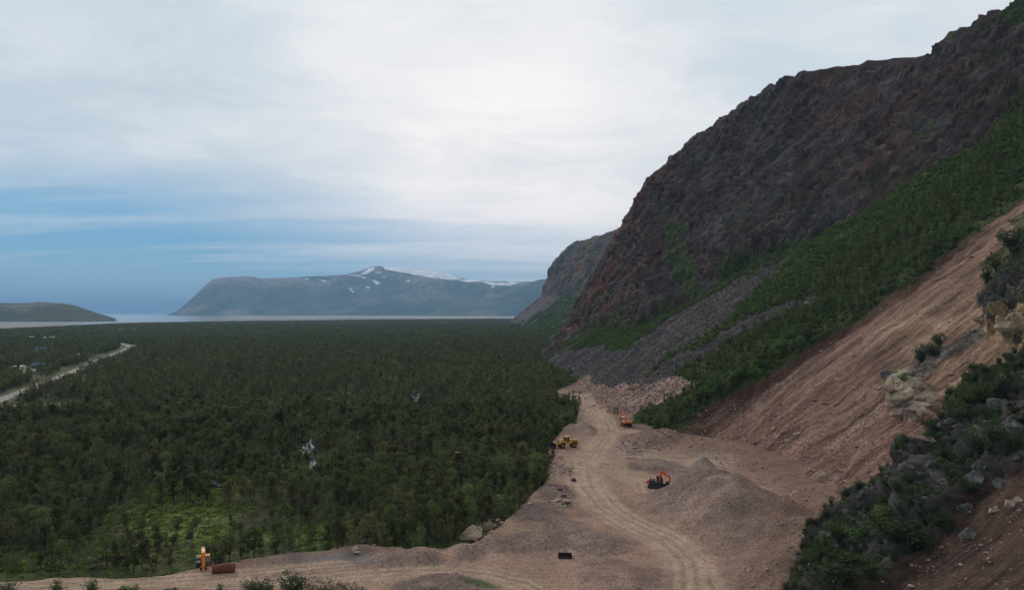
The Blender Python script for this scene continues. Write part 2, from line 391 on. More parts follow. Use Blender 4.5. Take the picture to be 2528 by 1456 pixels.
crk = fbm(Y*.32 + Z*.06, Z*.07, X*.02, 4, 877, .6, True)
topk = sstep(Z - np.interp(Y, KY, NODE['M3z']), 14, -22)*.75 + .25
d_cl = (rib*6.0*topk + ribf*1.2 + saw1*7.5 + saw2*4.2 + saw3*2.2 + ledge*1.4 + (rid1-.5)*3.4 + (rid2-.5)*2.0 + gul*1.6 + fa0*5.*topk + fa1*2.2 + fa2*2.0 + crk*.8 + (bed-.5)*1.6)*sil + blockn*.5*sil
d = S_cliff*(d_cl + steps_)
slope_gul = fbm(Y*.09, X*.008, Z*.01, 4, 51, .5)
d += (1-S_cliff)*(slope_gul*1.6 + fbm(X*.03, Y*.03, Z*.03, 3, 53)*2.0)
fl = fbm(Y*.30 + X*.02, X*.022, None, 4, 61, .55)
d += S_scar*sstep(V, 820, 1000)*sstep(U, 2000, 1800)*(-1.8)
d += S_scar*(-2.8 + fl*.9 + fbm(Y*.07 + X*.012, X*.012, None, 4, 67, .55, True)*1.5 + fbm(X*.25, Y*.25, Z*.25, 4, 63, .6)*.85 - 1.2*sstep(fbm(X*.03, Y*.05, None, 3, 65), 0, .6))
rr = fbm(X*.14, Y*.14, Z*.14, 5, 71, .62, True)
S_rk = np.clip(S_ridge + S_out, 0, 1)
fr1, fj1 = rock_facets(S_rk, 4.2, 850, 1.3, .9)
fr2, fj2 = rock_facets(S_rk, 1.7, 860, 1.2, .9)
d += S_rk*(fr1*2.6 + fr2*1.1)
d += S_ridge*(.7 + rr*1.7 + blockn*1.2) + S_out*(2.4 + rr*1.0 + fbm(X*.4, Y*.4, Z*.4, 4, 73, .6)*1.5)
d += S_tal*(fbm(X*.5, Y*.5, Z*.5, 4, 81, .6)*.8 + fl*.6)
d += f_(neard)*(-.8 + fl*.5 + fbm(X*.4, Y*.4, Z*.4, 4, 83, .6)*.5)
d *= sstep(Z, -2, 3)*.85 + .15
HX, HY, HZ = X + N0[..., 0]*d, Y + N0[..., 1]*d, Z + N0[..., 2]*d
cb = sstep(Z - np.interp(Y, KY, NODE['M3z']), -6, 8)*sstep(np.interp(Y, KY, NODE['Dz']) + 30 - Z, 0, 25)*f_(cliff)
HZ = HZ + cb*(np.abs(fbm(Y*.09, X*.05, None, 4, 895, .6))*7 + np.clip(fbm(Y*.25, X*.2, None, 3, 896), 0, 1)*4)
# stratified steps on the rock: treads and risers
# colours (albedo)
n1 = fbm(X*.05, Y*.05, Z*.05, 5, 91); n2 = fbm(X*.3, Y*.3, Z*.3, 4, 93, .6); n3 = fbm(X*.015, Y*.015, Z*.015, 4, 95)
n4 = fbm(X*1.1, Y*1.1, Z*1.1, 3, 97, .6)
col = np.zeros(X.shape + (3,)) + (.052, .064, .026)
col = mixc(col, (.075, .095, .03), sstep(n1 + n2*.4, 0, .5)*.8)
col = mixc(col, (.12, .10, .065), sstep(n2, .35, .7)*.5)
cc = np.zeros_like(col) + (.085, .056, .048)
cc = mixc(cc, (.098, .086, .084), sstep(n1 + ribf*.3, .0, .5)*.8)
cc = mixc(cc, (.160, .068, .042), sstep(fbm(Y*.022, Z*.012, None, 4, 893)*.8 + n3*.5 + n1*.30 + crk*.25 + sstep(U, 1760, 1500)*.22 - sstep(U, 2050, 2400)*.3 + sstep(U - 1264 - (772-V)*1.12, 60, -40)*.22, .22, .7)*.7)
cc *= (.50 + .45*rid1 + .40*rid2 + .12*fi2 + .5*sstep(fbm(Y*.12 + Z*.03, Z*.02, X*.01, 4, 879, .6), -.4, .5))[..., None]
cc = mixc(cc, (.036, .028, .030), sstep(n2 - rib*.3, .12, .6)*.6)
cc = mixc(cc, (.17, .135, .10), sstep(n4 + n2, .40, .9)*.5)
tilt = N0[..., 2]
P_RUST = [(1430,800),(1490,630),(1550,540),(1610,460),(1720,470),(1640,590),(1560,720),(1520,800)], [(1930,200),(2150,185),(2270,260),(2160,350),(2000,320)], [(2080,420),(2220,330),(2260,380),(2130,470)]
rustn = sstep(fbm(Y*.05, Z*.016, X*.01, 5, 894, .6) + n2*.3, -.12, .32)
rustm = sm(inpoly(UW, VW, P_RUST[0]), 15, 2) + .7*sm(inpoly(UW, VW, P_RUST[1]) | inpoly(UW, VW, P_RUST[2]), 15, 2)
cc = mixc(cc, (.235, .098, .050), rustn*np.clip(rustm, 0, 1)*.62)
cc *= .72; cc = mixc(cc, (.15, .125, .10), sstep(saw3 + fbm(Y*.5, Z*.08, None, 3, 897, .6)*.6, .45, .9)*.45)  # highlights on the fine rib edges painted into the rock colour
vegn = fbm(X*.035, Y*.035, Z*.05, 5, 99, .6)
vegc = sstep(vegn + (inpoly(UW, VW, P_VEG1)*.9) + inpoly(UW, VW, P_VEG2)*.24 + (HZ-Z)*.0 + sstep(U, 2200, 2700)*.16
             + sstep(np.interp(U, CLIFF_U, CLIFF_V) - V, 90, 0)*.28, .30, .55)*f_(cliff)
cc = mixc(cc, (.062, .082, .028), vegc*.85)
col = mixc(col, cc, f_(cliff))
tal = np.zeros_like(col) + (.088, .072, .072); tal = mixc(tal, (.13, .09, .078), sstep(fl + n1, .1, .6)*.7)
tal = mixc(tal, (.06, .05, .052), sstep(n2 + n4*.5, .2, .7)*.6)
col = mixc(col, tal, f_(talA | talB))
col = mixc(col, mixc(np.zeros_like(col) + (.33, .225, .19), (.17, .115, .095), sstep(n2, -.1, .5)), f_(pink))
ds = np.zeros_like(col) + (.245, .146, .110)
ds = mixc(ds, (.315, .210, .148), sstep(fl*.6 + n1*1.1, .0, .6)*.75)
ds = mixc(ds, (.17, .092, .066), sstep(-fl*.7 + n3*1.2 + n1*.5, .05, .6)*.8)
ds = mixc(ds, (.32, .22, .18), sstep(n2 + n1, .25, .7)*.6)
# dark brown soil low in the scar; shadow painted in under the turf edge
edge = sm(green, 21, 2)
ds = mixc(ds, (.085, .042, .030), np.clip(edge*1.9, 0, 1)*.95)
ds = mixc(ds, (.20, .115, .085), sstep(V, 900, 1050)*sstep(U, 2100, 1750)*.55)
ds = mixc(ds, (.44, .30, .18), sstep(U-V*1.1, 1190, 1330)*sstep(n1, -.4, .4)*.45)
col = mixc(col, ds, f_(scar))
nd = np.zeros_like(col) + (.125, .075, .055); nd = mixc(nd, (.20, .125, .088), sstep(fl + n2*.5, 0, .6)*.7); nd = mixc(nd, (.09, .055, .045), sstep(n1, .1, .6)*.6)
col = mixc(col, nd*.72, f_(neard))  # extra darkening paints the corner vignette into the dirt colour
rc = np.zeros_like(col) + (.066, .060, .053)  # ridge rock base, likewise darkened for the corner vignette
rc = mixc(rc, (.135, .128, .108), sstep(n2 + n4*.4, .05, .5)*.7); rc = mixc(rc, (.05, .045, .045), sstep(-rr, -.1, .5)*.8)
rc *= (.6 + .8*fj2)[..., None]
rc = mixc(rc, (.065, .075, .026), sstep(n1 + rr*.2, .0, .4)*.75)
col = mixc(col, rc, f_(ridge | out1))
col = mixc(col, (.40, .27, .14), f_(out1p)*sstep(n2, -.5, .2)*.8)
col = mixc(col, mixc(np.zeros_like(col) + (.38, .32, .23), (.15, .13, .12), sstep(n2, .1, .5)), f_(out2))
col = mixc(col, (.12, .115, .10), f_(out3)*.8)
col = mixc(col, (.06, .08, .03), f_(grs)*.85)
HCOL = col
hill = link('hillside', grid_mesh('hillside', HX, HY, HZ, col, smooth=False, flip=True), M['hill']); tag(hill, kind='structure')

# surface lookup: nearest hillside vertex that the photograph shows at (u, v)
HU, HV = proj(HX, HY, HZ)
_fu, _fv, _fd = HU.ravel(), HV.ravel(), (HX**2 + HY**2).ravel()
def pick(u, v, r=5):
    k = np.where((np.abs(_fu-u) < r) & (np.abs(_fv-v) < r))[0]
    if len(k) == 0:
        return pick(u, v, r*2) if r < 80 else (float(at(u, v, QZ)[0]), float(at(u, v, QZ)[1]), QZ)
    j = k[np.argmin(_fd[k])]
    return (float(HX.ravel()[j]), float(HY.ravel()[j]), float(HZ.ravel()[j]))
def area_w(X, Y, Z):
    e1 = np.stack([X[1:,:-1]-X[:-1,:-1], Y[1:,:-1]-Y[:-1,:-1], Z[1:,:-1]-Z[:-1,:-1]], -1)
    e2 = np.stack([X[:-1,1:]-X[:-1,:-1], Y[:-1,1:]-Y[:-1,:-1], Z[:-1,1:]-Z[:-1,:-1]], -1)
    return np.linalg.norm(np.cross(e1, e2), axis=-1)
H_AREA = area_w(X, Y, Z)
def sample_hill(mask, per_m2, smax=None):
    """random points on the hillside where mask (0..1 per vertex) holds, inside the view and a margin"""
    m = mask[:-1, :-1]*H_AREA
    vis = (U[:-1,:-1] > 1150) & (U[:-1,:-1] < 3000) & (V[:-1,:-1] > -250) & (V[:-1,:-1] < 1750)
    m = m*vis
    n = int(m.sum()*per_m2)
    if smax: n = min(n, smax)
    if n <= 0: return np.zeros((0, 3)), np.zeros(0, int)
    p = m.ravel()/m.sum(); k = rng.choice(p.size, n, p=p)
    i, j = np.unravel_index(k, m.shape); a, b = rng.random(n), rng.random(n)
    def bl(A): return A[i,j]*(1-a)*(1-b) + A[i+1,j]*a*(1-b) + A[i,j+1]*(1-a)*b + A[i+1,j+1]*a*b
    return np.stack([bl(HX), bl(HY), bl(HZ)], -1), (i, j)

# ------------------------------------------------------------------ headland further up the valley side
Y2 = np.concatenate([np.arange(1140, 2300, 22), np.arange(2300, 3120, 7), np.arange(3120, 3600, 40)])
X2, Z2 = profile_grid(Y2.astype(float), [3, 70, 22, 26, 26, 22, 8, 5])
X2 = blur(blur(X2, 5, 1), 5, 0); Z2 = blur(blur(Z2, 5, 1), 5, 0)
YY2 = np.repeat(Y2[:, None].astype(float), X2.shape[1], 1)
U2, V2 = proj(X2, YY2, Z2)
Bz = np.interp(Y2, KY, NODE['Bz'])[:, None]
NN = normals(blur2(X2, 9), YY2, blur2(Z2, 9))
c2 = sstep(Z2 - Bz, -6, 8)
d2 = -9*c2 + c2*(fbm(YY2*.012 + Z2*.01, X2*.012, Z2*.012, 5, 131, .55, True)*16 + fbm(X2*.05, YY2*.05, Z2*.05, 4, 133, .6)*7) + (1-c2)*fbm(YY2*.02, X2*.004, None, 4, 135)*5
d2 *= sstep(Z2, -2, 12)
X2 += NN[..., 0]*d2; ZZ2 = Z2 + NN[..., 2]*d2
m1 = fbm(X2*.015, YY2*.015, Z2*.015, 5, 141); m2 = fbm(YY2*.02, X2*.005, Z2*.02, 4, 143)
col2 = np.zeros(X2.shape + (3,)) + (.06, .08, .03)
tl = sstep(m2 + sstep(YY2, 2300, 2700)*.55, .15, .35)
col2 = mixc(col2, (.085, .070, .072), tl)
col2 = mixc(col2, (.075, .06, .058), c2); col2 = mixc(col2, (.16, .08, .05), c2*sstep(m1, .0, .5)*.8)
col2 *= (1 + .35*fbm(YY2*.06, Z2*.012, None, 4, 147, .6))[..., None]
col2 = mixc(col2, (.07, .085, .035), c2*sstep(fbm(X2*.02, YY2*.02, Z2*.02, 4, 145), .15, .4)*.7 + sstep(Z2, 285, 300)*.5)
head = link('headland', grid_mesh('headland', X2, YY2, ZZ2, col2, flip=True), M['farhill']); tag(head, kind='structure')

# ------------------------------------------------------------------ valley floor
def W(poly, z=0.0): return [at(u, v, z) for u, v in poly]
P_QUARRY_I = [(-900,1440),(-300,1428),(0,1425),(200,1420),(420,1414),(470,1402),(560,1388),(600,1374),(700,1362),(860,1350),(950,1345),(1050,1352),(1130,1350),(1190,1322),
            (1262,1268),(1330,1200),(1352,1160),(1345,1122),(1366,1078),(1412,1040),(1428,1000),(1380,978),(1368,962),(1450,935),(1700,930),(2200,960),(3200,1300),(6000,2400),(-1500,2400)]
P_QUARRY = W(P_QUARRY_I, QZ)
ROAD = W([(-420,1130),(-200,1065),(-60,1012),(0,987),(60,965),(160,926),(230,896),(285,873),(315,860),(322,855),(312,851),(280,846)])
LAYBY = [at(u, v) for u, v in ((-120,1003),(20,1001),(110,996),(222,995),(228,1002),(120,1005),(20,1008),(-120,1012))]
PONDS = [((765,1116), 20, 34), ((742,1082), 10, 9), ((770,1056), 14, 10), ((1028,976), 13, 13), ((1165,885), 10, 5), ((548,1190), 42, 9), ((800,1072), 12, 7), ((838,1260), 10, 8)]
CLEAR = [(560,1205,80,20),(350,1205,60,12),(250,1340,60,18),(700,1330,60,20),(420,1285,165,42),(560,1250,70,16),(500,1370,60,14),(850,1300,60,12),(430,1330,95,16),(360,1275,50,22),(395,1235,60,14),(470,1200,80,12),(560,1185,60,9),(860,1215,35,14),(960,1310,60,14),(640,1330,60,20),(780,1340,60,18),
         (300,1370,90,14),(60,1400,160,14),(480,1215,90,10),(760,1140,40,12),(255,998,60,9),(160,1005,140,8),(1240,1240,40,22),(520,1320,60,30),(230,820,90,4),(100,838,60,3),
         (60,912,70,6),(150,825,90,2.5),(760,1310,50,18),(560,1150,50,9),(880,1090,60,8),(640,1075,60,8), (500,1010,90,5),(820,980,70,5),(1150,1120,40,8)]
def foot_x(Yv): return np.interp(Yv, KY, NODE['foot'])
shore_u = [-3000,-300, 0, 120, 290, 450, 640,1000,1240,1600,3000]; shore_v = [830,818, 816, 810, 800.5, 796.5, 793.5, 789, 787, 787, 787]
ry = np.exp(np.linspace(math.log(60), math.log(7200), 330)); ru = np.linspace(-1.25, .75, 340)
GY = np.repeat(ry[:, None], len(ru), 1); GX = GY*ru[None, :]
GZ = fbm(GX*.02, GY*.02, None, 4, 201)*.5 + fbm(GX*.15, GY*.15, None, 3, 203)*.18
gu, gv = proj(GX, GY, np.zeros_like(GX))
def clearing(X_, Y_):
    u_, v_ = proj(X_, Y_, np.zeros_like(X_))
    c_ = np.zeros(X_.shape)
    for cu, cv, ru_, rv_ in CLEAR:
        c_ = np.maximum(c_, np.clip(1.35 - ((u_-cu)/ru_)**2 - ((v_-cv)/rv_)**2, 0, 1))
    return c_
cl_ = clearing(GX, GY)
shore = gv - np.interp(gu, shore_u, shore_v)
GZ -= sstep(shore, 1.5, -1.2)*1.6      # dips under the water beyond the shore
rd, _, _ = segdist(GX, GY, ROAD)
GZ *= sstep(rd, 4, 14); lay = inpoly(GX, GY, LAYBY); GZ = np.where(lay, 0, GZ)
GZ = GZ - .35*np.clip(sm(inpoly(GX, GY, P_QUARRY), 3)*3, 0, 1)
for (pu, pv), a_, b_ in PONDS:
    GZ -= .45*np.clip(1.5 - ((gu-pu)/(a_*1.3))**2 - ((gv-pv)/(b_*1.3))**2, 0, 1)
g1, g2, g3 = fbm(GX*.03, GY*.03, None, 4, 211), fbm(GX*.2, GY*.2, None, 4, 213), fbm(GX*.006, GY*.006, None, 3, 215)
gc = np.zeros(GX.shape + (3,)) + (.045, .050, .022)
gc = mixc(gc, (.085, .105, .028), sstep(g1 + g2*.6, -.1, .5)*.7)
gc = mixc(gc, (.095, .070, .035), sstep(g2 - g1*.5, .2, .6)*.6)
gc = mixc(gc, mixc(np.zeros_like(gc) + (.11, .18, .032), (.165, .185, .045), sstep(g2, -.3, .4)), np.clip(cl_, 0, 1)*.85)
gc = mixc(gc, (.045, .065, .02), sstep(g2, .15, .5)*.5)
far_field = np.clip(1.3 - ((gu-230)/150)**2 - ((gv-821)/5)**2, 0, 1); gc = mixc(gc, (.13, .17, .05), far_field*.8)
gc = mixc(gc, (.17, .15, .10), sstep(rd, 6.0, 4.3)*.7)
valley = link('valley_floor', grid_mesh('valley_floor', GX, GY, GZ, gc, flip=True), M['ground']); tag(valley, kind='structure')

# fjord and the tidal flats
def water_mat(name, colr, rough, bump):
    m = bpy.data.materials.new(name); m.use_nodes = True; t = NT(m.node_tree)
    tc = t.n('ShaderNodeTexCoord'); b = t.n('ShaderNodeBsdfPrincipled'); b.inputs['Base Color'].default_value = (*colr, 1)
    b.inputs['Roughness'].default_value = rough; b.inputs['IOR'].default_value = 1.33
    bn = t.n('ShaderNodeBump'); bn.inputs['Strength'].default_value = .4; bn.inputs['Distance'].default_value = bump[1]
    t.put(bn.inputs['Height'], t.noise(tc.outputs['Object'], bump[0], 4)); t.put(b.inputs['Normal'], bn.outputs[0])
    o = t.n('ShaderNodeOutputMaterial'); t.put(o.inputs[0], b.outputs[0]); return m
M['fjord'] = water_mat('fjord_water', (.03, .06, .085), .12, (.05, .08))
M['pond'] = water_mat('pond_water', (.015, .02, .018), .03, (1.5, .01))
me = flat_mesh('water', [(-60000,1500,-.9),(60000,1500,-.9),(60000,90000,-.9),(-60000,90000,-.9)], [(0,1,2,3)])
water = link('water', me, M['fjord']); tag(water, kind='structure')
fy = np.exp(np.linspace(math.log(1700), math.log(11800), 200)); fu = np.linspace(-1.1, .35, 220)
FY = np.repeat(fy[:, None], len(fu), 1); FX = FY*fu[None, :]
uu, vv = proj(FX, FY, np.zeros_like(FX))
FZ = -.9 + fbm(FX*.0007, FY*.0032, None, 5, 221, .55)*.9
# dry sand right of the river mouth, open water seaward (left of the far mountain) and round the island
dry = sstep(uu, 360, 620)*.28 - sstep(vv, 796, 779)*sstep(uu, 640, 330)*1.1 + sstep(vv, 781.5, 779.5)*.1 \
      + np.clip(1.2 - ((uu-400)/130)**2 - ((vv-798)/4.5)**2, 0, 1)*.6 + np.clip(1.2-((uu-60)/170)**2-((vv-803)/3)**2, 0, 1)*.25
FZ += dry
fc = mixc(np.zeros(FX.shape + (3,)) + (.36, .31, .28), (.50, .43, .38), sstep(fbm(FX*.002, FY*.01, None, 4, 223), -.3, .4))
fc = mixc(fc, (.20, .20, .20), sstep(FZ, -.62, -.88)*.8)
flats = link('tidal_flats', grid_mesh('tidal_flats', FX, FY, FZ, fc, flip=True), M['mountain']); tag(flats, kind='structure')

# ------------------------------------------------------------------ far mountains across the fjord, and the low hill on the left
def mountain(name, sil, y0, y1, seed, colf, nx=520, ny=130, back=2500, amp=60, zfoot=-3):
    us = np.array([s[0] for s in sil], float); vs = np.array([s[1] for s in sil], float)
    xs = (us - W_PX/2)/F_PX*y1      # the flanks fan out with distance
    zs = CAM_Z + (V_HOR - vs)/F_PX*y1
    gx = np.linspace(xs[0], xs[-1], nx); crest = np.interp(gx, xs, zs)
    t = np.concatenate([np.linspace(0, 1, ny), 1 + np.linspace(.05, 1, 14)])
    T, XX = np.meshgrid(t, gx, indexing='ij'); CR = np.repeat(crest[None, :], len(t), 0)
    wig = fbm(XX/2500, np.zeros_like(XX)+seed, None, 4, seed)*(y1-y0)*.25
    YYm = np.where(T <= 1, y0 + wig*(1-T) + (y1-y0)*T, y1 + (T-1)*back)
    prof = np.clip(np.minimum(T, 1), 0, 1)
    XX0 = XX; XX = XX*(YYm/y1)
    shape = np.where(prof < .55, prof/.55*.62, .62 + (prof-.55)/.45*.38)
    shape = 1-(1-shape)**1.15
    ZZ = CR*shape
    er = fbm(XX/620 + fbm(XX/900, YYm/900, None, 3, seed+5)*.6, YYm/1900, None, 5, seed+1, .55, True)
    ZZ += (er-.1)*amp*np.sin(np.clip(prof, 0, 1)*math.pi)*np.clip(CR/300, 0, 1.3)
    ZZ += fbm(XX/160, YYm/220, None, 4, seed+3, .6)*amp*.22*np.sin(np.clip(prof, 0, 1)*math.pi)**.5
    ZZ = np.where(T > 1, CR*(1 - .0*(T-1)), ZZ)
    ZZ = np.where(T <= .001, zfoot, ZZ)
    Um, Vm = proj(XX, YYm, ZZ)
    colr = colf(XX, YYm, ZZ, Um, Vm, er, prof)
    o = link(name, grid_mesh(name, XX, YYm, ZZ, colr), M['mountain']); tag(o, kind='structure'); return o
SNOW = [([(945,658),(1000,661),(1060,667),(1110,676),(1142,686),(1120,691),(1085,688),(1040,681),(985,671),(950,665)]), ([(890,677),(912,662),(926,661),(918,670),(902,677)]),
        ([(855,677),(880,678),(900,681),(870,682)]), ([(918,690),(926,691),(940,699),(928,702)]), ([(780,688),(795,691),(812,695),(800,695)]), ([(860,711),(864,711),(876,722),(872,722)]),
        ([(1128,690),(1160,689),(1190,694),(1150,696)]), ([(1183,693),(1225,698),(1280,697),(1262,706),(1215,704)]), ([(885,683),(905,684),(900,688)]),([(750,688),(762,687),(760,690)]),
        ([(1000,692),(1012,692),(1008,696)]),([(1210,707),(1222,706),(1216,710)]),([(925,672),(940,671),(938,674)]),([(940,684),(955,683),(950,686)])]
def col_far(XX, YY, ZZ, Um, Vm, er, prof):
    a = fbm(XX/700, YY/700, ZZ/300, 5, 301); b = fbm(XX/180, YY/400, ZZ/90, 4, 303)
    c_ = np.zeros(XX.shape + (3,)) + (.105, .115, .085)
    c_ = mixc(c_, (.27, .215, .19), sstep(a + er*.35 + sstep(ZZ, 350, 620)*.5, .15, .75)*.9)
    c_ = mixc(c_, (.05, .075, .04), sstep(-a + sstep(ZZ, 320, 80)*.4, .1, .5)*.85)
    snow = np.zeros(XX.shape)
    jw = fbm(XX/60, YY/60, None, 3, 305)
    for p_ in SNOW: snow = np.maximum(snow, inpoly(Um + jw*3, Vm + jw*1.2, p_))
    snow = np.maximum(snow, (b > .62) & (ZZ > 430) & (Um > 850))
    return mixc(c_, (.97, .97, .97), snow)
mountain('snow_streaked_mountain', [(415,779),(440,767),(475,735),(505,705),(525,690),(555,685),(600,682),(625,683),(640,687),(720,685),(850,678),(885,670),(915,659),(935,656.5),(960,659),(1040,664),
          (1100,675),(1150,688),(1230,697),(1300,695),(1360,694),(1500,690)], 11800, 14200, 300, col_far, nx=900, ny=170, amp=125)
def col_mid(XX, YY, ZZ, Um, Vm, er, prof):
    a = fbm(XX/400, YY/400, ZZ/150, 5, 311)
    return mixc(np.zeros(XX.shape + (3,)) + (.055, .075, .045), (.15, .14, .11), sstep(a + er*.3, .1, .6)*.8)
mountain('forested_far_ridge', [(1040,779),(1080,764),(1110,750),(1160,742),(1200,738),(1240,722),(1280,708),(1330,690),(1360,688),(1420,680),(1560,670)], 10300, 12000, 320, col_mid, nx=360, ny=90, amp=45)
def col_isl(XX, YY, ZZ, Um, Vm, er, prof):
    a = fbm(XX/150, YY/150, ZZ/40, 5, 321)
    return mixc(np.zeros(XX.shape + (3,)) + (.045, .062, .035), (.15, .13, .105), sstep(a + sstep(ZZ, 40, 95)*.4, .15, .6)*.85)
mountain('low_coastal_hill', [(-600,740),(-300,752),(-120,747),(0,748),(60,748),(95,745),(150,748),(185,753),(215,764),(245,774),(270,783),(292,792)], 3850, 4700, 340, col_isl, nx=320, ny=90, amp=14, back=1200)
# ------------------------------------------------------------------ quarry floor with tracks, berms and spoil heaps
qy = 84*np.exp(np.arange(0, math.log(520/84), .0042)); qx = np.arange(-118, 112, .5)
QY = np.repeat(qy[:, None], len(qx), 1); QX = np.repeat(qx[None, :], len(qy), 0)
inq = f_(inpoly(QX + fbm(QX*.25, QY*.25, None, 3, 401)*1.6, QY + fbm(QX*.2, QY*.2, None, 3, 402)*2.5, P_QUARRY))
ed = blur2(inq, 9, 9, 2)
Q = -1.7 + (QZ+1.7)*sstep(ed, .12, .72)
lump = fbm(QX*.12, QY*.12, None, 4, 403); fineq = fbm(QX*.6, QY*.6, None, 3, 405, .6)
Q += sstep(ed, .3, .8)*(lump*.35 + fineq*.07)
TR = [([(1436,975),(1452,1000),(1490,1035),(1502,1070),(1470,1100),(1440,1150),(1452,1200),(1490,1250),(1560,1290),(1640,1330),(1700,1385),(1716,1456),(1712,1540)], 4.6),
      ([(-900,1452),(-200,1445),(200,1440),(450,1430),(640,1437),(900,1416),(1080,1407),(1200,1414),(1290,1436),(1360,1475),(1450,1560)], 3.1),
      ([(200,1440),(430,1425),(560,1416),(700,1402),(830,1392)], 2.6),
      ([(1440,1150),(1500,1165),(1590,1190),(1600,1210)], 3.0), ([(1500,1075),(1560,1062)], 3.2), ([(1470,1100),(1430,1130)], 3.0)]
trk = np.zeros(QX.shape); ruts = np.zeros(QX.shape)
for pts, wd in TR:
    dd, sd, al = segdist(QX + lump*.8, QY + lump*.8, W(pts, QZ))
    m_ = sstep(dd, wd*1.25, wd*.65); trk = np.maximum(trk, m_*(.80 + .20*sstep(fbm(QX*.15, QY*.15, None, 3, 431), -.4, .3)))
    ruts = np.where(m_ > .05, np.sin(sd*3.1 + fbm(al*.03, sd*.1, None, 2, 407)*2)*.5 + fbm(sd*2.2, al*.05, None, 3, 409)*.9, ruts)
flat = sstep(ed, .5, .8)
Q = Q*(1-trk*flat) + (QZ + ruts*.05 - .06)*trk*flat
# heaps: (u, v, half-width px, height m, depth factor, kind)
HEAP = [(1440,1064,56,3.1,.75,'fine'),(1412,1062,30,2.6,.9,'fine'),(1470,1072,44,2.6,.8,'fine'),(1790,1268,190,7.6,.95,'gravel'),(1900,1325,120,3.0,.9,'gravel'),(1700,1232,100,2.2,.8,'gravel'),
        (1735,1152,32,3.0,.7,'sand'),(1700,1170,60,1.0,.7,'gravel'),(1545,1425,120,1.3,.55,'dark'),(1500,1398,60,1.1,.7,'dark'),(1330,1335,90,1.5,.5,'gravel'),(1250,1345,80,1.1,.5,'gravel'),
        (1040,1375,70,1.4,.6,'gravel'),(960,1385,70,1.2,.6,'gravel'),(1145,1365,60,1.5,.6,'gravel'),(1090,1452,120,1.8,.5,'gravel'),(700,1415,55,.7,.5,'dark'),(130,1424,28,1.3,.7,'sand'),
        (20,1456,40,1.2,.7,'sand'),(1370,1215,60,.8,.8,'gravel'),(1330,1262,70,.9,.7,'gravel'),(1380,1160,45,1.2,.8,'rubble'),(1590,1095,65,2.6,.7,'rubble'),(1640,1085,60,3.2,.7,'rubble'),
        (1560,1110,50,1.2,.8,'rubble'),(1480,975,90,1.8,.6,'rubble'),(1560,1000,90,2.4,.6,'rubble'),(1500,1012,60,1.5,.5,'rubble'),(1900,1420,120,1.6,.6,'dark'),(2040,1380,130,2.6,.6,'gravel'),
        (1960,1340,110,3.0,.7,'gravel'),(1480,1340,90,.9,.6,'gravel'),(1400,1300,60,.6,.7,'gravel'),(1620,1150,70,1.0,.7,'gravel'),(880,1352,60,.7,.5,'dark')]
hk = {k: np.zeros(QX.shape) for k in ('fine','gravel','sand','dark','rubble')}
hadd = np.zeros(QX.shape)
for hu, hv, hw, hh, df, kd in HEAP:
    cx, cy = at(hu, hv, QZ); rad = hw/F_PX*cy; 
    ry_ = rad*df*2.0 if kd != 'fine' else rad*1.0
    r_ = np.hypot((QX-cx)/rad, (QY-cy)/ry_) + lump*.16 + fineq*.03
    k_ = np.clip(1.08 - r_, 0, 1)
    k_ = k_ if kd in ('fine', 'sand') else sstep(k_, 0, 1)
    hadd = np.maximum(hadd, hh*k_*(1 if kd in ('fine','sand') else (1 + fbm(QX*.3, QY*.3, None, 3, 411)*.18)))
    hk[kd] = np.maximum(hk[kd], sstep(r_, 1.1, .8))
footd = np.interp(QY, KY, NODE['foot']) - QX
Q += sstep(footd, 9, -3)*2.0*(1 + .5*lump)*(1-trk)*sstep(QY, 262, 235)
Q += hadd*(1-trk*.93) + (hk['gravel'] + hk['rubble'])*fineq*.16
qu, qv = proj(QX, QY, Q)
q1, q2, q3 = fbm(QX*.06, QY*.06, None, 4, 421), fbm(QX*.4, QY*.4, None, 4, 423, .6), fbm(QX*.02, QY*.03, None, 3, 425)
qc = np.zeros(QX.shape + (3,)) + (.33, .212, .158)
qc = mixc(qc, (.37, .262, .182), sstep(q1 + q2*.4, -.05, .5)*.75)
qc = mixc(qc, (.215, .135, .105), sstep(q3 - q2*.3, .0, .5)*.7)
qc = mixc(qc, (.228, .166, .142), hk['gravel']*.85*sstep(q1+q2*.6, -.7, -.1)); qc = mixc(qc, (.150, .110, .098), hk['gravel']*sstep(q1+q2*.7, .0, .4)*.8)
qc = mixc(qc, (.275, .19, .155), hk['fine']*.8); qc = mixc(qc, (.27, .205, .16), hk['sand']*.9)
qc = mixc(qc, (.205, .14, .115), hk['dark']*sstep(q2, -.5, .3)*.8)
qc = mixc(qc, (.30, .225, .20), hk['rubble']*.7)
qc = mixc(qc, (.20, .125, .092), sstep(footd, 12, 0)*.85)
pale = np.clip(1.3 - ((qu-1700)/150)**2 - ((qv-1130)/22)**2, 0, 1); qc = mixc(qc, (.42, .34, .30), pale*sstep(q2, -.4, .4)*.5)
grey = np.clip(1.25 - ((qu-800)/170)**2 - ((qv-1378)/16)**2, 0, 1); qc = mixc(qc, (.19, .175, .175), grey*.9)
qc = mixc(qc, (.185, .118, .088), sstep(fbm(QX*.045, QY*.03, None, 4, 441), .08, .4)*.6*(1-hk['gravel']))
tc_ = mixc(np.zeros(QX.shape + (3,)) + (.44, .315, .225), (.25, .172, .125), sstep(ruts, -.2, .7)*.8)
qc = mixc(qc, tc_, trk*.9)
qc = mixc(qc, (.07, .09, .03), sstep(ed, .75, .45)*sstep(q2 + q1*.5, -.3, .1)*.9)
gr2 = np.clip(1.3 - ((qu-1180)/50)**2 - ((qv-1438-(qu-1180)*.25)/9)**2, 0, 1); qc = mixc(qc, (.07, .11, .03), gr2*.9)
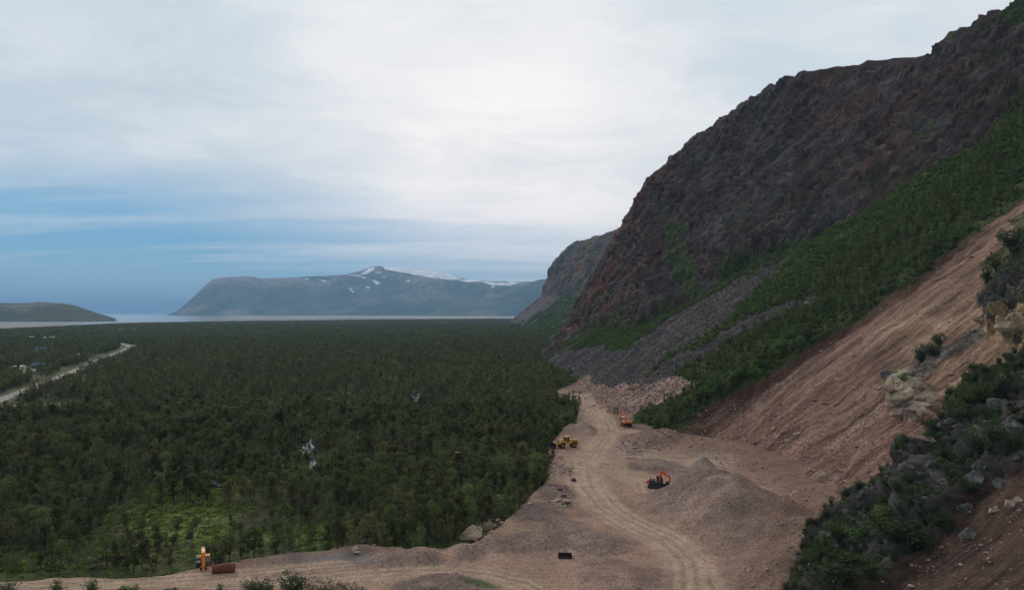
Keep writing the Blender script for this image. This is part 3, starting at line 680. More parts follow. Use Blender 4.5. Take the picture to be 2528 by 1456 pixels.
quarry = link('quarry_ground', grid_mesh('quarry_ground', QX, QY, Q, qc, flip=True), M['quarry']); tag(quarry, kind='structure')
def q_z(x, y):
    i = np.clip(np.searchsorted(qy, y) - 1, 0, len(qy)-2); j = np.clip(((np.asarray(x)+118)/.5).astype(int), 0, len(qx)-2)
    return np.maximum(Q[i, j], Q[i+1, j+1])
def q_pt(u, v):
    """point of the quarry floor seen at (u, v)"""
    x, y = at(u, v, QZ)
    for _ in range(4):
        z = float(q_z(np.array([x]), np.array([y]))[0]); x, y = at(u, v, z)
    z = max(z, -.05); x, y = at(u, v, z)
    return x, y, z
# ------------------------------------------------------------------ paved road, lay-by, ponds
def ribbon(name, pts, wd, z, mat, dash=None):
    P = [Vector((x, y, 0)) for x, y in pts]; out = []
    for i in range(len(P)-1):
        n_ = max(1, int((P[i+1]-P[i]).length/6))
        for k in range(n_): out.append(P[i].lerp(P[i+1], k/n_))
    out.append(P[-1]); 
    for _ in range(3): out = [out[0]] + [(out[i-1]+out[i]*2+out[i+1])/4 for i in range(1, len(out)-1)] + [out[-1]]
    V_, F_ = [], []
    for i, p in enumerate(out):
        t = (out[min(i+1, len(out)-1)] - out[max(i-1, 0)]).normalized(); s = Vector((-t.y, t.x, 0))
        V_ += [p + s*wd/2 + Vector((0,0,z)), p - s*wd/2 + Vector((0,0,z))]
        if i: F_.append((2*i-2, 2*i-1, 2*i+1, 2*i))
    return V_, F_, out
M['asphalt'] = mat_pbr('worn_asphalt', (.17, .165, .165), .85, noise=((.3, .15), (3, .15)))
M['paint'] = mat_pbr('road_paint', (.7, .68, .62), .7)
V_, F_, rc_ = ribbon('road', ROAD, 5.8, .10, None)
road = link('road', flat_mesh('road', V_, F_), M['asphalt']); tag(road, kind='structure')
Vp, Fp = [], []
for sgn in (-1, 1):
    for i in range(len(rc_)-1):
        t = (rc_[i+1]-rc_[i]).normalized(); s = Vector((-t.y, t.x, 0))*sgn*2.6; b = len(Vp)
        e = Vector((-t.y, t.x, 0))*.07
        Vp += [rc_[i]+s-e+Vector((0,0,.105)), rc_[i]+s+e+Vector((0,0,.105)), rc_[i+1]+s+e+Vector((0,0,.105)), rc_[i+1]+s-e+Vector((0,0,.105))]; Fp.append((b, b+1, b+2, b+3))
link('road_edge_line', flat_mesh('road_edge_line', Vp, Fp), M['paint'], road)
link('lay_by', flat_mesh('lay_by', [(x, y, .08) for x, y in LAYBY], [tuple(range(len(LAYBY)))]), M['asphalt'])['kind'] = 'structure'
for (pu, pv), a_, b_ in PONDS:
    V_ = []
    for k in range(40):
        an = k/40*2*math.pi; rr_ = 1 + .28*math.sin(an*3+pu) + .18*math.sin(an*7+pv)
        V_.append((*at(pu + a_*rr_*math.cos(an), pv + b_*rr_*math.sin(an)), .02))
    o = link('pond', flat_mesh('pond', V_, [tuple(range(40))]), M['pond']); tag(o, kind='structure')
# ------------------------------------------------------------------ the air of the valley
hm = bpy.data.materials.new('haze'); hm.use_nodes = True; t = NT(hm.node_tree)
pv_ = t.n('ShaderNodeVolumePrincipled'); pv_.inputs['Color'].default_value = (.38, .67, 1.0, 1); pv_.inputs['Density'].default_value = 5.1e-5
pv_.inputs['Anisotropy'].default_value = .0
o_ = t.n('ShaderNodeOutputMaterial'); t.put(o_.inputs['Volume'], pv_.outputs[0])
hx, hy0, hy1, hz0, hz1 = 70000, -6000, 95000, -8, 900
Vh = [(-hx,hy0,hz0),(hx,hy0,hz0),(hx,hy1,hz0),(-hx,hy1,hz0),(-hx,hy0,hz1),(hx,hy0,hz1),(hx,hy1,hz1),(-hx,hy1,hz1)]
Fh = [(0,3,2,1),(4,5,6,7),(0,1,5,4),(1,2,6,5),(2,3,7,6),(3,0,4,7)]
haze = link('haze', flat_mesh('haze', Vh, Fh), hm); tag(haze, 'thin blue air between the camera and the far mountains', 'haze', kind='stuff')
# ------------------------------------------------------------------ plants
def leaf_quads(centres, sizes, r_):
    """randomly turned leaf sprays (quads folded to two triangles) round the given centres"""
    n = len(centres)
    a = r_.normal(size=(n, 3)); a /= np.linalg.norm(a, axis=1, keepdims=True)
    b = np.cross(a, r_.normal(size=(n, 3))); b /= np.linalg.norm(b, axis=1, keepdims=True) + 1e-9
    s = sizes[:, None]*.5; k = r_.uniform(.55, 1.0, (n, 1))
    V_ = np.stack([centres - a*s, centres + b*s*k, centres + a*s, centres - b*s*k], 1).reshape(-1, 3)
    return V_
def tube(V_, F_, pts, radii, sides=5):
    base = len(V_)
    for i, (p, r_) in enumerate(zip(pts, radii)):
        d_ = (Vector(pts[min(i+1, len(pts)-1)]) - Vector(pts[max(i-1, 0)])).normalized()
        x_ = d_.orthogonal().normalized(); y_ = d_.cross(x_)
        for k in range(sides):
            an = 2*math.pi*k/sides; V_.append(Vector(p) + (x_*math.cos(an) + y_*math.sin(an))*r_)
        if i:
            for k in range(sides):
                a0, a1 = base + (i-1)*sides + k, base + (i-1)*sides + (k+1) % sides
                F_.append((a0, a1, a1+sides, a0+sides))
def birch(seed, h, nleaf, leaf, stems=1, low=.28, spread=.33):
    """slender mountain birch: (trunk verts, faces), (crown verts)"""
    r_ = np.random.default_rng(seed); V_, F_ = [], []; cen, rad = [], []
    for s in range(stems):
        hh = h*r_.uniform(.75, 1.0) if s else h
        lean = r_.normal(0, .07 + .07*stems, 2); p = np.array([r_.normal(0, .12*(stems > 1)), r_.normal(0, .12*(stems > 1)), -.3])
        pts = [tuple(p)]; nseg = 6
        for k in range(nseg):
            p = p + np.array([lean[0]*hh/nseg + r_.normal(0, .06), lean[1]*hh/nseg + r_.normal(0, .06), (hh*.95+.3)/nseg]); pts.append(tuple(p))
        tube(V_, F_, pts, [.022*hh*(1-.85*k/nseg)/stems**.4 for k in range(nseg+1)])
        for b in range(int(5 + h*.7)):
            t_ = r_.uniform(low, .97); k = min(int(t_*nseg), nseg-1); q = np.array(pts[k])*(1-(t_*nseg-k)) + np.array(pts[k+1])*(t_*nseg-k)
            an = r_.uniform(0, 2*math.pi); L = hh*spread*(1.05-t_)**.6*r_.uniform(.45, 1.1)*.75
            e = q + np.array([math.cos(an)*L, math.sin(an)*L, L*r_.uniform(.1, .75)])
            m_ = (q+e)/2 + np.array([0, 0, .1*L])
            tube(V_, F_, [tuple(q), tuple(m_), tuple(e)], [.008*hh, .005*hh, .002*hh], 3)
            for c_, f in ((e, 1.0), (m_, .8)):
                cen.append(c_); rad.append(hh*r_.uniform(.075, .15)*f)
        cen.append(np.array(pts[-1])); rad.append(hh*.08)
    cen, rad = np.array(cen), np.array(rad); w_ = rad**2.2; w_ /= w_.sum()
    k = r_.choice(len(cen), nleaf, p=w_); dirs = r_.normal(size=(nleaf, 3)); dirs /= np.linalg.norm(dirs, axis=1, keepdims=True)
    rr_ = r_.uniform(.25, 1.1, (nleaf, 1))**.6
    pos = cen[k] + dirs*rr_*rad[k][:, None]*np.array([1.05, 1.05, .85])
    pos[:, 2] = np.maximum(pos[:, 2], h*.08)
    return V_, F_, leaf_quads(pos, leaf*r_.uniform(.5, 1.25, nleaf), r_)
def bush(seed, h, w_, nleaf, leaf):
    r_ = np.random.default_rng(seed); V_, F_ = [], []; cen, rad = [], []
    for s in range(int(6 + h*2)):
        an = r_.uniform(0, 6.28); L = w_*.5*r_.uniform(.2, .95); top = h*r_.uniform(.45, .95)*(1-.45*(L/(w_*.5))**2)
        e = (math.cos(an)*L, math.sin(an)*L, top); m_ = (e[0]*.45, e[1]*.45, top*.5)
        tube(V_, F_, [(r_.normal(0,.08), r_.normal(0,.08), -.25), m_, e], [.035*h**.6, .022*h**.6, .006], 4)
        cen += [np.array(e), np.array(m_)]; rad += [w_*r_.uniform(.12, .22), w_*r_.uniform(.12, .2)]
    cen, rad = np.array(cen), np.array(rad); k = r_.integers(0, len(cen), nleaf)
    dirs = r_.normal(size=(nleaf, 3)); dirs /= np.linalg.norm(dirs, axis=1, keepdims=True)
    pos = cen[k] + dirs*(r_.uniform(.2, 1.1, (nleaf, 1))**.6)*rad[k][:, None]
    pos[:, 2] = np.maximum(pos[:, 2], .05)
    return V_, F_, leaf_quads(pos, leaf*r_.uniform(.5, 1.3, nleaf), r_)
def np_mesh(name, Vn, nper=4):
    me = bpy.data.meshes.new(name); n = len(Vn)
    me.vertices.add(n); me.vertices.foreach_set('co', np.asarray(Vn, np.float32).ravel())
    me.loops.add(n); me.loops.foreach_set('vertex_index', np.arange(n, dtype=np.int32))
    me.polygons.add(n//nper); me.polygons.foreach_set('loop_start', np.arange(0, n, nper, dtype=np.int32)); me.update(calc_edges=True)
    return me
def plant_meshes(spec, leafmat, barkmat):
    V_, F_, L_ = spec
    t_ = flat_mesh('trunk', V_, F_); t_.materials.append(barkmat)
    c_ = np_mesh('crown', L_); c_.materials.append(leafmat)
    # joined copy used by the distant masses
    Vj = np.concatenate([np.array([tuple(v) for v in V_]), L_]); nb = len(V_)
    Fj = list(F_) + [tuple(nb + 4*i + k for k in range(4)) for i in range(len(L_)//4)]
    j_ = bpy.data.meshes.new('plant'); j_.from_pydata([tuple(v) for v in Vj], [], Fj); j_.materials.append(barkmat); j_.materials.append(leafmat)
    mi = np.zeros(len(Fj), np.int32); mi[len(F_):] = 1; j_.polygons.foreach_set('material_index', mi); j_.update()
    return t_, c_, j_
M['leaf_c'] = mat_pbr('birch_leaves_brownish', (.105, .100, .040), .7, var=.45, spec=.2, translucent=.25)
BIRCH = []
M['leaf_light'] = mat_pbr('light_birch_leaves', (.13, .165, .05), .7, var=.4, spec=.2, translucent=.3)
for k in range(7):
    BIRCH.append(plant_meshes(birch(500+k, 5.6, 1150, .235, stems=(1,2,1,3,1,2,1)[k], low=(.28,.2,.35,.2,.3,.25,.15)[k], spread=(.27,.30,.22,.32,.20,.27,.36)[k]), M['leaf_c'] if k in (2, 5) else M['leaf_light'] if k == 6 else M['leaf'], M['bark'] if k % 3 == 0 else M['bark_dark']))
BFAR = [plant_meshes(birch(560+k, 5.6, 380, .33, stems=1+k % 2, low=.2, spread=.27), (M['leaf'], M['leaf_c'], M['leaf'], M['leaf_light'], M['leaf_c'], M['leaf_light'])[k], M['bark_dark'] if k % 2 else M['bark'])[2] for k in range(6)]
BUSH = [plant_meshes(bush(600+k, (2.2,1.5,2.8,1.1)[k], (2.6,2.2,3.0,1.8)[k], 620, .2), M['leaf_bright'], M['bark_dark']) for k in range(4)]
BUSHD = [plant_meshes(bush(640+k, (3.0,2.2,3.6)[k], (3.4,2.8,3.6)[k], 1500, .17), M['leaf_dark'], M['bark_dark']) for k in range(3)]
BUSHF = [plant_meshes(bush(660+k, 2.3, 2.8, 220, .32), M['leaf_bright'], M['bark_dark'])[2] for k in range(4)]
BUSHM = [plant_meshes(bush(680+k, (2.6,1.8)[k], (3.0,2.4)[k], 600, .24), M['leaf'], M['bark_dark'])[2] for k in range(2)]
# one clump of canopy for the far forest
def clump(seed):
    r_ = np.random.default_rng(seed); n = 420; c_ = r_.uniform(-8, 8, (16, 2)); k = r_.integers(0, 16, n); hh = r_.uniform(3.5, 6.2, 16)
    d_ = r_.normal(size=(n, 3)); d_ /= np.linalg.norm(d_, axis=1, keepdims=True)
    pos = np.stack([c_[k, 0] + d_[:, 0]*2.1, c_[k, 1] + d_[:, 1]*2.1, hh[k]*.62 + d_[:, 2]*hh[k]*.38], 1)
    me = np_mesh('canopy', leaf_quads(pos, r_.uniform(1.1, 2.1, n), r_)); me.materials.append(M['leaf'] if seed % 2 else M['leaf_c']); return me
CLUMP = [clump(k) for k in range(700, 704)]

def scatter(name, meshes, P, scale, rot, vid, label=None, cat=None):
    """one object: a cloud of points, a mesh of the list stood on each by geometry nodes"""
    n = len(P)
    if n == 0: return None
    coll = bpy.data.collections.new(name + '_kinds')
    for i, me_ in enumerate(meshes): coll.objects.link(bpy.data.objects.new('kind_%02d' % i, me_))
    me = bpy.data.meshes.new(name); me.vertices.add(n); me.vertices.foreach_set('co', np.asarray(P, np.float32).ravel())
    sc = np.asarray(scale, np.float32); sc = np.repeat(sc[:, None], 3, 1) if sc.ndim == 1 else sc
    for nm, ty, fld, ar in (('scl', 'FLOAT_VECTOR', 'vector', sc), ('rot', 'FLOAT_VECTOR', 'vector', np.asarray(rot, np.float32)), ('vid', 'INT', 'value', np.asarray(vid, np.int32))):
        a_ = me.attributes.new(nm, ty, 'POINT'); a_.data.foreach_set(fld, np.ascontiguousarray(ar).ravel())
    o = bpy.data.objects.new(name, me); C.objects.link(o)
    ng = bpy.data.node_groups.new(name, 'GeometryNodeTree')
    ng.interface.new_socket('Geometry', in_out='INPUT', socket_type='NodeSocketGeometry'); ng.interface.new_socket('Geometry', in_out='OUTPUT', socket_type='NodeSocketGeometry')
    N_ = ng.nodes; L_ = ng.links; gi = N_.new('NodeGroupInput'); go = N_.new('NodeGroupOutput')
    iop = N_.new('GeometryNodeInstanceOnPoints'); ci = N_.new('GeometryNodeCollectionInfo'); ci.inputs[0].default_value = coll
    ci.inputs['Separate Children'].default_value = True; ci.inputs['Reset Children'].default_value = True
    def na(nm, ty):
        x_ = N_.new('GeometryNodeInputNamedAttribute'); x_.data_type = ty; x_.inputs[0].default_value = nm; return x_.outputs[0]
    m2p = N_.new('GeometryNodeMeshToPoints'); L_.new(gi.outputs[0], m2p.inputs[0])
    L_.new(m2p.outputs[0], iop.inputs['Points']); L_.new(ci.outputs[0], iop.inputs['Instance']); iop.inputs['Pick Instance'].default_value = True
    L_.new(na('vid', 'INT'), iop.inputs['Instance Index']); L_.new(na('rot', 'FLOAT_VECTOR'), iop.inputs['Rotation']); L_.new(na('scl', 'FLOAT_VECTOR'), iop.inputs['Scale'])
    L_.new(iop.outputs[0], go.inputs[0])
    md = o.modifiers.new('scatter', 'NODES'); md.node_group = ng
    tag(o, label, cat, kind='stuff'); return o
def rz(n): return np.stack([rng.normal(0, .05, n), rng.normal(0, .05, n), rng.uniform(0, 6.28, n)], 1)
def tree_thing(name, meshes, loc, s, label, cat, group, rzv=None):
    e = empty(name, loc, rng.uniform(0, 6.28) if rzv is None else rzv, label, cat, group)
    e.scale = (s*rng.uniform(.85, 1.15), s*rng.uniform(.85, 1.15), s)
    link('trunk' if cat != 'bush' else 'stems', meshes[0], None, e); link('crown' if cat != 'bush' else 'foliage', meshes[1], None, e)
    return e
# ------------------------------------------------------------------ valley forest
QUARRY_W = np.array(P_QUARRY)
def forest_ok(x, y):
    u_, v_ = proj(x, y, np.zeros_like(x))
    ok = (x < foot_x(y) - .5) & ~inpoly(x, y, P_QUARRY) & (v_ > np.interp(u_, shore_u, shore_v) + .8)
    rd_, _, _ = segdist(x, y, ROAD); ok &= rd_ > np.where(y < 700, 9.0, 10.5)
    lx, ly = np.array(LAYBY).T; ok &= ~((x > lx.min()-3) & (x < lx.max()+4) & (y > ly.min()-16) & (y < ly.max()+2))
    for (pu, pv), a_, b_ in PONDS: ok &= (((u_-pu)/(a_*1.0))**2 + ((v_-pv-b_*.5)/(b_*1.45))**2 > 1) | (rng.random(len(x)) < .03)
    for hx_, hy_, hr in HOUSE_CLR: ok &= np.hypot(x-hx_, y-hy_) > hr
    return ok, u_, v_
HOUSES = [  # u, v of the base, wall colour, roof colour, length, width, wall height, turn, label
    ((100,873),'white','dark',11,8,4.2,.5,'white gabled two storey house standing alone among birches'),
    ((124,840),'white','pale',17,8,2.8,.1,'long low white building with a pale roof in the distant clearing'),
    ((76,837),'red','pale',9,6,2.6,.2,'small red cabin with pale roof left of the long white building'),
    ((208,838),'white','pale',7,5,2.5,0,'tiny white hut right of the long white building'),
    ((95,911),'dark','dark',8,6,2.8,.3,'dark brown cabin among the caravans left of the road'),
    ((133,909),'brown','brownroof',9,5,2.2,-.5,'open brown shed with a pale sloping roof by the campsite'),
    ((302,817),'red','brownroof',14,7,3,0,'long reddish farm building near the shore'),
    ((333,817),'white','pale',13,7,3,0,'white roofed barn near the shore'),
    ((347,822),'white','pale',8,6,3,.4,'small white house below the white roofed barn'),
    ((385,816),'red','brownroof',9,6,3,.2,'small reddish house farthest right near the shore'),
    ((648,820),'white','pale',9,6,2.8,0,'small white hut alone in the middle of the far forest'),
    ((190,882),'brown','pale',3.4,2.6,2.2,.2,'tiny pale shed beside the road bend')]
CARAVANS = [((42,912),6.2,.2,'leftmost pale caravan of the campsite by the road'),((57,911),5.4,-.2,'white caravan parked beside the dark brown cabin'),((74,921),8.0,.05,'long pale yellow caravan in front of the dark brown cabin')]
HOUSE_CLR = [(*at(h[0][0], h[0][1]), 13 + at(h[0][0], h[0][1])[1]*.006) for h in HOUSES] + [(*at(c_[0][0], c_[0][1]-0), 9) for c_ in CARAVANS]
HOUSE_CLR += [(*at(1180, 1325), 4.5), (*at(1228, 1222), 2.5), (*at(1232, 1288), 2.5), (*at(1170, 1345), 3.5)]
HOUSE_CLR += [(x_, y_-s_*.9, s_) for x_, y_, s_ in HOUSE_CLR]
def forest_points(y0, y1, dens, u0=-260, u1=2000):
    n = int(dens*(y1**2-y0**2)/2*(u1-u0)/F_PX); yy = np.sqrt(rng.uniform(y0**2, y1**2, n)); xx = yy*(rng.uniform(u0, u1, n)-W_PX/2)/F_PX
    ok, u_, v_ = forest_ok(xx, yy)
    th = fbm(xx*.035, yy*.03, None, 3, 451)*.5 + fbm(xx*.012, yy*.010, None, 2, 453)*.5
    keep = sstep(th, -.40, .12)*.82 + .18; keep *= 1 - .93*np.clip(clearing(xx, yy)*1.25, 0, 1); keep *= np.where(yy < 330, .58 + .42*sstep(yy, 120, 330), 1)
    ok &= rng.random(n) < keep
    return xx[ok], yy[ok]
ax, ay = forest_points(112, 330, .20)
# the band of trees right along the quarry edge is denser
o_ = np.argsort(ay + np.abs(ax)*.15); ax, ay = ax[o_], ay[o_]
inview = np.abs(proj(ax, ay, 0*ax)[0] - W_PX/2) < W_PX/2 + 30
first = np.where(inview)[0][:236]; rest = np.setdiff1d(np.arange(len(ax)), first)
def tree_scale(n, y=None): return np.clip(rng.normal(.90, .25, n), .38, 1.55)
LMK = [((20,1410),'near the lower left corner'),((150,1412),'above the small sand heap'),((286,1380),'by the board rack'),((420,1392),'between board rack and amber excavator'),((500,1370),'behind the amber excavator'),((570,1380),'behind the rusty tank'),
       ((690,1355),'along the left part of the grey ground'),((790,1345),'along the right part of the grey ground'),((890,1335),'behind the flat yellowish slab'),((1030,1330),'behind the spoil mounds'),((1150,1300),'by the huge tawny boulder'),((1226,1205),'by the two pale boulders in the grass'),
       ((1310,1170),'at the forest corner left of the slabs'),((460,1290),'beside the bright grass clearing'),((250,1310),'left of the bright grass clearing'),((650,1300),'right of the bright grass clearing'),((840,1255),'around the little forest pool'),((100,1330),'in the dark wood at the left edge')]
def where_is(u, v): return min(LMK, key=lambda q: (q[0][0]-u)**2 + ((q[0][1]-v)*2)**2)[1]
KIND = ['dark green single stemmed','dark green two stemmed','brownish green slim','dark green three stemmed','open crowned green','brownish green two stemmed','broad green']
for i in first:
    kk = rng.integers(0, 7); sc_ = float(tree_scale(1)[0]); uu_, vv_ = (float(q[0]) for q in proj(np.array([ax[i]]), np.array([ay[i]]), np.array([0.])))
    tree_thing('birch_tree', BIRCH[kk], (ax[i], ay[i], -.1), sc_, ('tall ' if sc_ > 1.05 else 'small ' if sc_ < .72 else 'middle sized ') + KIND[kk] + ' birch ' + where_is(uu_, vv_), 'tree', 'birches of the valley forest')
for i in first[:0]:
    lab = 'dark green mountain birch in the nearest rows of the valley forest'
    if ax[i] > -25 and ay[i] > 128: lab = 'leafy birch close to the forest edge along the quarry platform'
    elif ay[i] < 124: lab = 'sparse birch standing just behind the dirt road in the foreground'
    tree_thing('birch_tree', BIRCH[rng.integers(0, 7)], (ax[i], ay[i], -.1), float(tree_scale(1)[0]), lab, 'tree', 'birches of the valley forest')
ZV = lambda x, y: np.zeros_like(x) - .15
scatter('birch_forest', [b[2] for b in BIRCH], np.stack([ax[rest], ay[rest], ZV(ax[rest], 0)], 1), tree_scale(len(rest))*(1 + .22*fbm(ax[rest]*.04, ay[rest]*.04, None, 2, 463)), rz(len(rest)), np.clip(np.floor(3.5 + fbm(ax[rest]*.02, ay[rest]*.02, None, 3, 465)*6 + rng.normal(0, 1.6, len(rest))), 0, 6).astype(int), 'dense birch forest of the valley floor behind the nearest trees', 'forest')
bx_, by_ = forest_points(330, 1250, .135)
s_ = tree_scale(len(bx_)); s3 = np.stack([s_*1.0, s_*1.0, s_*1.05], 1)
scatter('distant_birch_forest', BFAR, np.stack([bx_, by_, ZV(bx_, 0)], 1), s3, rz(len(bx_)), np.clip(np.floor(3 + fbm(bx_*.006, by_*.006, None, 3, 461)*4.5 + rng.normal(0, 1.2, len(bx_))), 0, 5).astype(int), 'distant birch forest stretching over the flat valley', 'forest')
def far_pts(y0, y1, cell):
    yy = np.sqrt(rng.uniform(y0**2, y1**2, int((y1**2-y0**2)/2*1.15/cell**2))); xx = yy*rng.uniform(-.75, .40, len(yy))
    ok, u_, v_ = forest_ok(xx, yy); keep = 1 - .93*np.clip(clearing(xx, yy), 0, 1); ok &= rng.random(len(xx)) < keep
    return xx[ok], yy[ok]
for (y0, y1, cell, sc_) in ((1250, 2600, 10.5, 1.0), (2600, 6000, 21, 1.8)):
    cx_, cy_ = far_pts(y0, y1, cell)
    s3 = np.stack([np.full(len(cx_), sc_), np.full(len(cx_), sc_), rng.uniform(.8, 1.15, len(cx_))], 1)
    scatter('far_forest_canopy', CLUMP, np.stack([cx_, cy_, ZV(cx_, 0)], 1), s3, rz(len(cx_))*np.array([0,0,1]), rng.integers(0, 4, len(cx_)), 'far forest canopy merging into one green sheet' + (' before the tidal flats' if y0 > 2000 else ' beyond the road bend'), 'forest')
# low scrub and tussocks on the forest floor
gx_, gy_ = forest_points(112, 300, .30)
s_ = rng.uniform(.25, .6, len(gx_))
scatter('undergrowth', [b[2] for b in BUSH], np.stack([gx_, gy_, ZV(gx_, 0)], 1), np.stack([s_, s_, s_*.7], 1), rz(len(gx_)), rng.integers(0, 4, len(gx_)), 'low green willow scrub and bilberry between the forest birches', 'undergrowth')

# rough grass tufts in the clearings
yy = np.sqrt(rng.uniform(118**2, 300**2, 60000)); xx = yy*rng.uniform(-.72, .12, len(yy)); ok, _, _ = forest_ok(xx, yy); ok &= rng.random(len(xx)) < (.12 + .88*clearing(xx, yy))
xx, yy = xx[ok], yy[ok]; s_ = rng.uniform(.4, 1.3, len(xx))
def tuft(seed, lm):
    r_ = np.random.default_rng(seed); n = 26; p = r_.normal(0, .35, (n, 3)); p[:, 2] = np.abs(p[:, 2])*.55; me = np_mesh('tuft', leaf_quads(p, r_.uniform(.25, .5, n), r_)); me.materials.append(lm); return me
M['grass'] = mat_pbr('grass_blades', (.115, .165, .035), .8, var=.5, spec=.1, translucent=.3); M['grass_dry'] = mat_pbr('yellowish_sedge', (.17, .17, .05), .8, var=.5, spec=.1, translucent=.3)
scatter('grass_tufts', [tuft(720, M['grass']), tuft(721, M['grass_dry']), tuft(722, M['grass'])], np.stack([xx, yy, ZV(xx, 0)+.12], 1), s_, rz(len(xx)), rng.integers(0, 3, len(xx)), 'rough bright green grass tufts in the clearings of the birch forest', 'grass')
for k, (u, v, hp, lb) in enumerate([(172,1412,84,'dark leaning birch standing alone left of the board rack'),(318,1406,92,'birch overtopping the right post of the board rack'),(352,1404,74,'birch just right of the board rack'),(540,1392,80,'dark birch directly behind the amber excavator cab'),
    (566,1390,92,'dense dark birch between amber excavator and rusty tank'),(594,1380,86,'bushy birch behind the rusty tank'),(475,1398,60,'young birch left of the amber excavator arm'),(640,1368,72,'birch at the left end of the grey levelled ground'),(682,1362,90,'tall birch behind the left part of the grey levelled ground'),
    (720,1356,60,'small birch beside the tall birch behind the grey levelled ground'),(762,1352,88,'white stemmed birch at the edge of the grey levelled ground'),(812,1348,70,'birch above the single white stone'),(905,1342,86,'birch behind the flat yellowish slab'),(960,1340,96,'full birch right of the flat yellowish slab'),
    (1020,1338,100,'large birch behind the first spoil mound'),(1085,1332,104,'large spreading birch left of the huge tawny boulder'),(1130,1310,90,'birch right behind the huge tawny boulder'),(40,1408,60,'birch at the far left edge behind the road'),(100,1404,50,'small birch left of the sand heap'),
    (420,1400,56,'small birch midway between board rack and amber excavator'),(250,1380,66,'thin birch behind the slanting beam'),(1010,1350,40,'low leafy birch in front of the large birch')]):
    x, y = at(u, v); tree_thing('birch_tree', BIRCH[k % 7], (x, y, -.2), hp/F_PX*y/5.6, lb, 'tree', 'birches of the valley forest')

# ------------------------------------------------------------------ scrub on the hillside
n_h = normals(HX, HY, HZ)
dens_n = sstep(fbm(X*.05, Y*.05, Z*.05, 4, 471), -.5, .05)
gm = f_(green)*(.35 + .65*dens_n)*(Z > .5)*(Y > 150)
P_, _ = sample_hill(gm*(Y < 330), 1.1, 28000); n_ = len(P_)
scatter('slope_scrub', [b[2] for b in BUSH] + [BIRCH[1][2], BIRCH[6][2]], P_, rng.uniform(.3, .82, n_), rz(n_), np.where(rng.random(n_) < .12, rng.integers(4, 6, n_), rng.integers(0, 4, n_)), 'green birch scrub covering the slope above the landslide scar', 'shrubs')
P_, _ = sample_hill(gm*(Y >= 330), .42, 50000); n_ = len(P_)
scatter('upper_slope_scrub', BUSHF, P_, rng.uniform(.4, .95, n_), rz(n_), rng.integers(0, 4, n_), 'green scrub between the grey talus strips and below the cliff', 'shrubs')
P_, _ = sample_hill(vegc*sstep(n_h[..., 2], .2, .6), .13, 22000); n_ = len(P_)
scatter('cliff_scrub', BUSHF, P_, rng.uniform(.4, .95, n_), rz(n_), rng.integers(0, 4, n_), 'dark green scrub clinging to ledges of the red brown cliff', 'shrubs')
hf = f_((col2[..., 0] < .075) & (Z2 > 1))
# scrub on the foot of the far headland
mm = hf[:-1,:-1]*area_w(X2, YY2, ZZ2); mm = mm*(U2[:-1,:-1] > 1150)*(U2[:-1,:-1] < 1560)
k = rng.choice(mm.size, 9000, p=mm.ravel()/mm.sum()); ii, jj = np.unravel_index(k, mm.shape); fa, fb = rng.random(9000), rng.random(9000)
P_ = np.stack([A[ii,jj]*(1-fa)*(1-fb)+A[ii+1,jj]*fa*(1-fb)+A[ii,jj+1]*(1-fa)*fb+A[ii+1,jj+1]*fa*fb for A in (X2, YY2, ZZ2)], 1)
scatter('headland_scrub', BUSHF, P_, rng.uniform(1.2, 2.2, 9000), rz(9000), rng.integers(0, 4, 9000), 'hazy green scrub on the foot of the far headland', 'shrubs')
# ------------------------------------------------------------------ rocks
def rock_mesh(seed, mat, flat_=1.0, n=13):
    r_ = np.random.default_rng(seed); bm = bmesh.new()
    p = r_.normal(size=(n, 3)); p /= np.linalg.norm(p, axis=1, keepdims=True); p *= r_.uniform(.75, 1.05, (n, 1))*np.array([.62, .45, .38*flat_])
    p = np.clip(p, -np.array([.5, .36, .28*flat_]), np.array([.5, .36, .28*flat_]))
    for q in p: bm.verts.new(q)
    bmesh.ops.convex_hull(bm, input=bm.verts)
    bmesh.ops.delete(bm, geom=[v for v in bm.verts if not v.link_faces], context='VERTS')
    me = bpy.data.meshes.new('rock'); bm.to_mesh(me); bm.free(); me.materials.append(mat); return me
RG = [rock_mesh(900+k, M['rock_grey'], (1, .7, .5, 1.1, .8)[k]) for k in range(5)]
RP = [rock_mesh(910+k, M['rock_pink'], (1, .7, .5, 1.1, .8)[k]) for k in range(5)]
RY = [rock_mesh(920+k, M['rock_pale'], (1, .7, .45, 1.1, .8)[k], 15) for k in range(5)]
RD = [rock_mesh(930+k, M['rock_dark'], (1, .8, 1.3, 1.1, .9)[k], 16) for k in range(5)]
def rr3(n): return rng.uniform(-.6, .6, (n, 3)) + np.stack([np.zeros(n), np.zeros(n), rng.uniform(0, 6.28, n)], 1)
def psize(n, lo, hi, al=2.2):
    u_ = rng.random(n); return (lo**(-al) + u_*(hi**(-al) - lo**(-al)))**(-1/al)
def hill_rocks(name, mask, dens, lo, hi, kinds, label, cat='rocks', lift=.1, al=2.2, cap=90000):
    P_, _ = sample_hill(mask, dens, cap); n = len(P_)
    if n == 0: return
    s_ = psize(n, lo, hi, al); P_[:, 2] += s_*lift
    scatter(name, kinds, P_, s_, rr3(n), rng.integers(0, len(kinds), n), label, cat)
f1 = sstep(fbm(X*.08, Y*.08, Z*.08, 3, 951), -.4, .3)
hill_rocks('talus_blocks', f_(talA | talB)*(.35+.65*f1), 2.4, .35, 1.35, RG, 'loose grey blocks of the two talus strips below the cliff', lift=.15)
hill_rocks('pink_rubble', f_(pink), .9, .6, 2.2, RP, 'pinkish boulder rubble at the foot of the grey talus')
